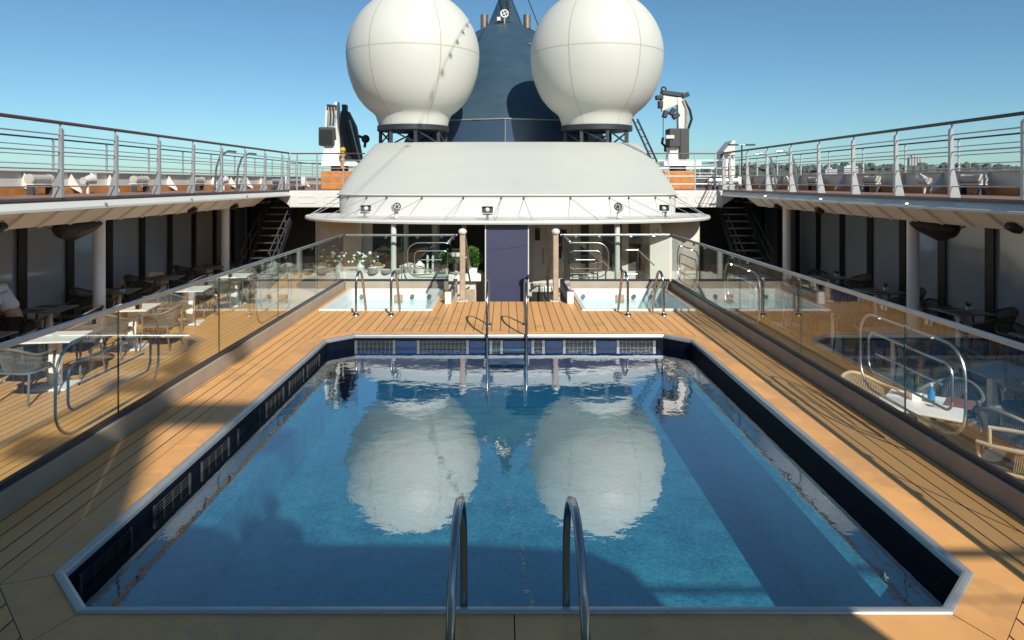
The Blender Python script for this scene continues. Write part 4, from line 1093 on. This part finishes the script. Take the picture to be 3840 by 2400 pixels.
# ------------------------------------------------------------------ people
def skin_mesh(name, joints, edges, m, parent, lv=2):
    me = bpy.data.meshes.new(name); off = wloc(parent)
    me.from_pydata([tuple(Vector(j[0])-off) for j in joints], edges, []); me.materials.append(M[m])
    o = bpy.data.objects.new(name, me); C.objects.link(o); o.parent = parent
    sk = o.modifiers.new('skin','SKIN'); sk.use_smooth_shade = True
    if not me.skin_vertices: 
        bm = bmesh.new(); bm.from_mesh(me); bm.verts.layers.skin.verify(); bm.to_mesh(me); bm.free()
    for v, j in zip(me.skin_vertices[0].data, joints):
        v.radius = j[1] if isinstance(j[1], tuple) else (j[1], j[1])
    me.skin_vertices[0].data[0].use_root = True
    ss = o.modifiers.new('sub','SUBSURF'); ss.levels = lv; ss.render_levels = lv
    return o
def person(label, base, fwd, lean, cat='person'):
    """standing figure bending forward by lean at the hips; fwd = facing angle"""
    t = thing('person', label, cat, base)
    c, s = math.cos(fwd), math.sin(fwd)
    def P(f, l, z):            # forward, left, up
        h = .93
        if z > h:
            dz = z-h; f, z = f+dz*math.sin(lean), h+dz*math.cos(lean)
        return (base[0]+f*c-l*s, base[1]+f*s+l*c, base[2]+z)
    J = [(P(0,0,.95),(.14,.11)),(P(0,0,1.12),(.135,.10)),(P(0,0,1.30),(.15,.105)),(P(-.01,0,1.43),(.09,.075)),(P(0,0,1.50),.052),(P(.02,0,1.58),(.072,.085)),(P(.03,0,1.68),(.078,.095)),(P(.02,0,1.74),(.05,.06))]
    E = [(0,1),(1,2),(2,3),(3,4),(4,5),(5,6),(6,7)]
    for l in (-1,1):
        k = len(J)
        J += [(P(0,l*.10,.84),.085),(P(.01,l*.10,.48),.055),(P(-.01,l*.10,.28),.05),(P(-.02,l*.10,.07),.036),(P(.12,l*.11,.03),.03)]
        E += [(0,k),(k,k+1),(k+1,k+2),(k+2,k+3),(k+3,k+4)]
        k = len(J)
        J += [(P(0,l*.175,1.40),.055),(P(.02,l*.24,1.14),.04),(P(.16,l*.22,.98),.033),(P(.24,l*.2,.93),.026),(P(.31,l*.195,.90),.024)]
        E += [(3,k),(k,k+1),(k+1,k+2),(k+2,k+3),(k+3,k+4)]
        hb = k+4
        for q in range(4):
            k = len(J)
            J += [(P(.35,l*(.225-.02*q),.89),.0095),(P(.385-.006*abs(q-1),l*(.226-.021*q),.875),.0085),(P(.405-.008*abs(q-1),l*(.226-.021*q),.855),.0075)]
            E += [(hb,k),(k,k+1),(k+1,k+2)]
        k = len(J); J += [(P(.305,l*.165,.885),.011),(P(.335,l*.15,.87),.009)]; E += [(hb-1,k),(k,k+1)]
    body = skin_mesh('body', J, E, 'skin', t)
    shirt = [(P(0,0,.96),(.175,.145)),(P(0,0,1.13),(.17,.138)),(P(0,0,1.30),(.185,.142)),(P(-.01,0,1.43),(.125,.108))]
    SE = [(0,1),(1,2),(2,3)]
    for l in (-1,1):
        k = len(shirt); shirt += [(P(0,l*.185,1.41),.095),(P(.012,l*.225,1.25),.082),(P(.02,l*.245,1.13),.072)]; SE += [(3,k),(k,k+1),(k+1,k+2)]
    skin_mesh('shirt', shirt, SE, 'shirt', t)
    tr = [(P(0,0,.93),(.15,.12))]; TE = []
    for l in (-1,1):
        k = len(tr); tr += [(P(0,l*.10,.82),.098),(P(.01,l*.10,.48),.072),(P(-.01,l*.10,.1),.062)]; TE += [(0,k),(k,k+1),(k+1,k+2)]
    skin_mesh('trousers', tr, TE, 'trousers', t)
    h = P(0,0,1.68)
    obj('hair', MB().ball((h[0]-.012*c,h[1]-.012*s,h[2]+.045), .098, 16, .95), 'hair', t, True)
    nz = P(.12,0,1.635); obj('nose', MB().ball(nz, .016, 8), 'skin', t, True)
    for l in (-1,1):
        obj('ear', MB().ball(P(.02,l*.082,1.64), .022, 8), 'skin', t, True)
        obj('eye', MB().ball(P(.108,l*.032,1.665), .011, 8), 'white', t, True)
        obj('shoe', MB().ball(P(.06,l*.105,.04), .05, 10, .75).ball(P(.13,l*.108,.035), .045, 10, .7), 'black', t, True)
    return t
person('person in a white shirt and black trousers bending over a table at the left edge', (-7.72,10.75,0), R(196), .62)

# ------------------------------------------------------------------ behind the viewer: deckhouse, terrace rail, mast, light string
dh = thing('deckhouse', 'white deckhouse with parapet terrace behind the viewer', 'deckhouse', (-3,-4,0))
obj('wall', MB().box(-12,4.1,-9,-2.0,.001,5.0), 'white', dh)
P = [(-.399,5.0),(4.1,5.0),(4.1,5.78),(3.9,6.02),(3.0,6.12),(.1,6.12),(.1,5.88),(-.399,5.88)]
obj('parapet', MB().add([(x,-2.0,z) for x,z in P]+[(x,-2.25,z) for x,z in P], [tuple(range(8)),tuple(range(15,7,-1))]+[(i,(i+1)%8,8+(i+1)%8,8+i) for i in range(8)]), 'white', dh)
P = [(-.4,5.0),(-.4,7.05),(-1.6,6.6),(-12,6.5),(-12,5.0)]
obj('wing', MB().add([(x,-2.0,z) for x,z in P]+[(x,-3.4,z) for x,z in P], [(0,1,2,3,4),(9,8,7,6,5)]+[(i,(i+1)%5,5+(i+1)%5,5+i) for i in range(5)]), 'white', dh)
obj('terrace_slab', MB().box(4.1,12,-9,-2.3,4.55,4.72), 'white', dh)
for i in range(5): obj('window', MB().box(-10+2.2*i,-8.4+2.2*i,-1.995,-1.98,3.4,4.4), 'pane', dh)
railing('terrace railing behind the viewer with round bars', [(4.12,-2.35,4.72),(11.8,-2.35,4.72)], 1.12, 2, [4.2,5.7,7.2,8.7,10.2,11.7], 'raildark', .03, False, 1, 'x')
person('person in a white shirt leaning on the terrace parapet behind the viewer', (1.25,-2.62,5.45), R(90), .12)
ms = thing('signal_mast', 'white signal mast with radar bars behind the viewer', 'mast', (3.6,-12,5))
obj('pole', MB().tube([(3.6,-12,0),(3.6,-12,19.5)], .35, 12, False, .12), 'white', ms, True)
for z, L in ((15.2,1.6),(17.0,1.0)):
    obj('radar_bar', MB().box(3.6-L,3.6+L,-12.15,-11.85,z,z+.35), 'white', ms)
obj('sensor', MB().ball((3.6,-12,17.9), .3, 14), 'white', ms, True)
obj('stay', MB().tube([(3.6,-12,18.5),(-2.5,-4,7)], .05, 6), 'white', ms)
ls = thing('light_string', 'string of bulbs strung high from mast to funnel peak', 'light string', (0,10,14))
A, B_ = Vector((3.6,-12,19.0)), Vector((0,38,14.7))
def cat(f): p = A.lerp(B_, f); return Vector((p.x, p.y, p.z-5.0*math.sin(math.pi*f)*.55))
obj('cable', MB().tube([cat(i/40) for i in range(41)], .012, 5), 'black', ls)
for i in range(23, 60):
    obj('bulb', MB().ball(cat(i/60)-Vector((0,0,.1)), .065, 8), 'bulb', ls, True)

# ------------------------------------------------------------------ sea, far shore
struct(obj('sea', MB().sheet([[(-30000,-30000),(30000,-30000),(30000,30000),(-30000,30000)]], -22), 'sea'))
hm = MB(); nx = 80; rings = []
rn = random.Random(11)
hprof = lambda x: 42+9*math.sin(x*.0031+.6)+5*math.sin(x*.0083)+3*math.sin(x*.021)
for y, f in ((1500,-.8),(1750,.55),(2100,1.0),(2700,.7),(3200,-.9)):
    rings.append([(330+i*52, y+ (i*52)*-.12, max(-24, hprof(i*52)*f*(min(1,i/9)) - (4 if f<0 else 0) + 3)) for i in range(nx)])
hm.loft(rings, closed=False)
struct(obj('hills', hm, 'hill', None, True))
wd = MB()
for k in range(1500):
    x = rn.uniform(420, 4000); i = (x-330)/52; y = rn.uniform(1640, 2150)-(x-330)*.12
    z = 3+hprof(x-330)*(.55+.45*min(1,max(0,(y+(x-330)*.12-1750)/350)))*min(1,i/9)
    r = rn.uniform(5, 13); n = 6
    pr = [(max(.01,r*math.sin(math.pi*q/4)*rn.uniform(.75,1.2)), -r*.8*math.cos(math.pi*q/4)*rn.uniform(.8,1.2)) for q in range(5)]
    wd.lathe(pr, (x,y,z+r*.4), n, False)
wo = obj('far_woods', wd, 'bush'); wo['kind'] = 'stuff'
def tower(label, name, x, y, w, d, z1, bands, m='towerc', grp=None):
    t = thing(name, label, 'building', (x,y,-20), grp)
    obj('block', MB().box(x-w/2,x+w/2,y-d/2,y+d/2,-22,z1), m, t)
    for k in range(bands):
        z = z1-3-k*3.2
        obj('window_band', MB().box(x-w/2+.8,x+w/2-.8,y-d/2-.15,y-d/2,z-1.4,z), 'towerw', t)
    obj('roof_plant', MB().box(x-w/5,x+w/5,y-d/5,y+d/5,z1,z1+2.5), m, t)
for i, x in enumerate((1329,1338,1347,1356,1365)):
    tower(['leftmost far white tower block on the hill','second far tower block from the left on the hill','middle far tower block on the hill','fourth far tower block from the left on the hill','rightmost far tower block on the hill'][i], 'tower_block', x*1.0, 2250, 6, 12, (84,90,89,86,82)[i], 12, 'towerc', 'far tower blocks on the hill')
tower('pale far building above the right bulwark, the larger one', 'far_building', 642, 1280, 26, 20, 32, 3)
tower('low pale far building left of the larger one', 'far_building', 605, 1280, 22, 20, 27.5, 2)
tower('slim grey far tower left of the low pale building', 'far_building', 791, 2200, 15, 18, 66, 10)
tower('white slim far tower beside the grey one', 'far_building', 808, 2200, 11, 16, 65, 10)
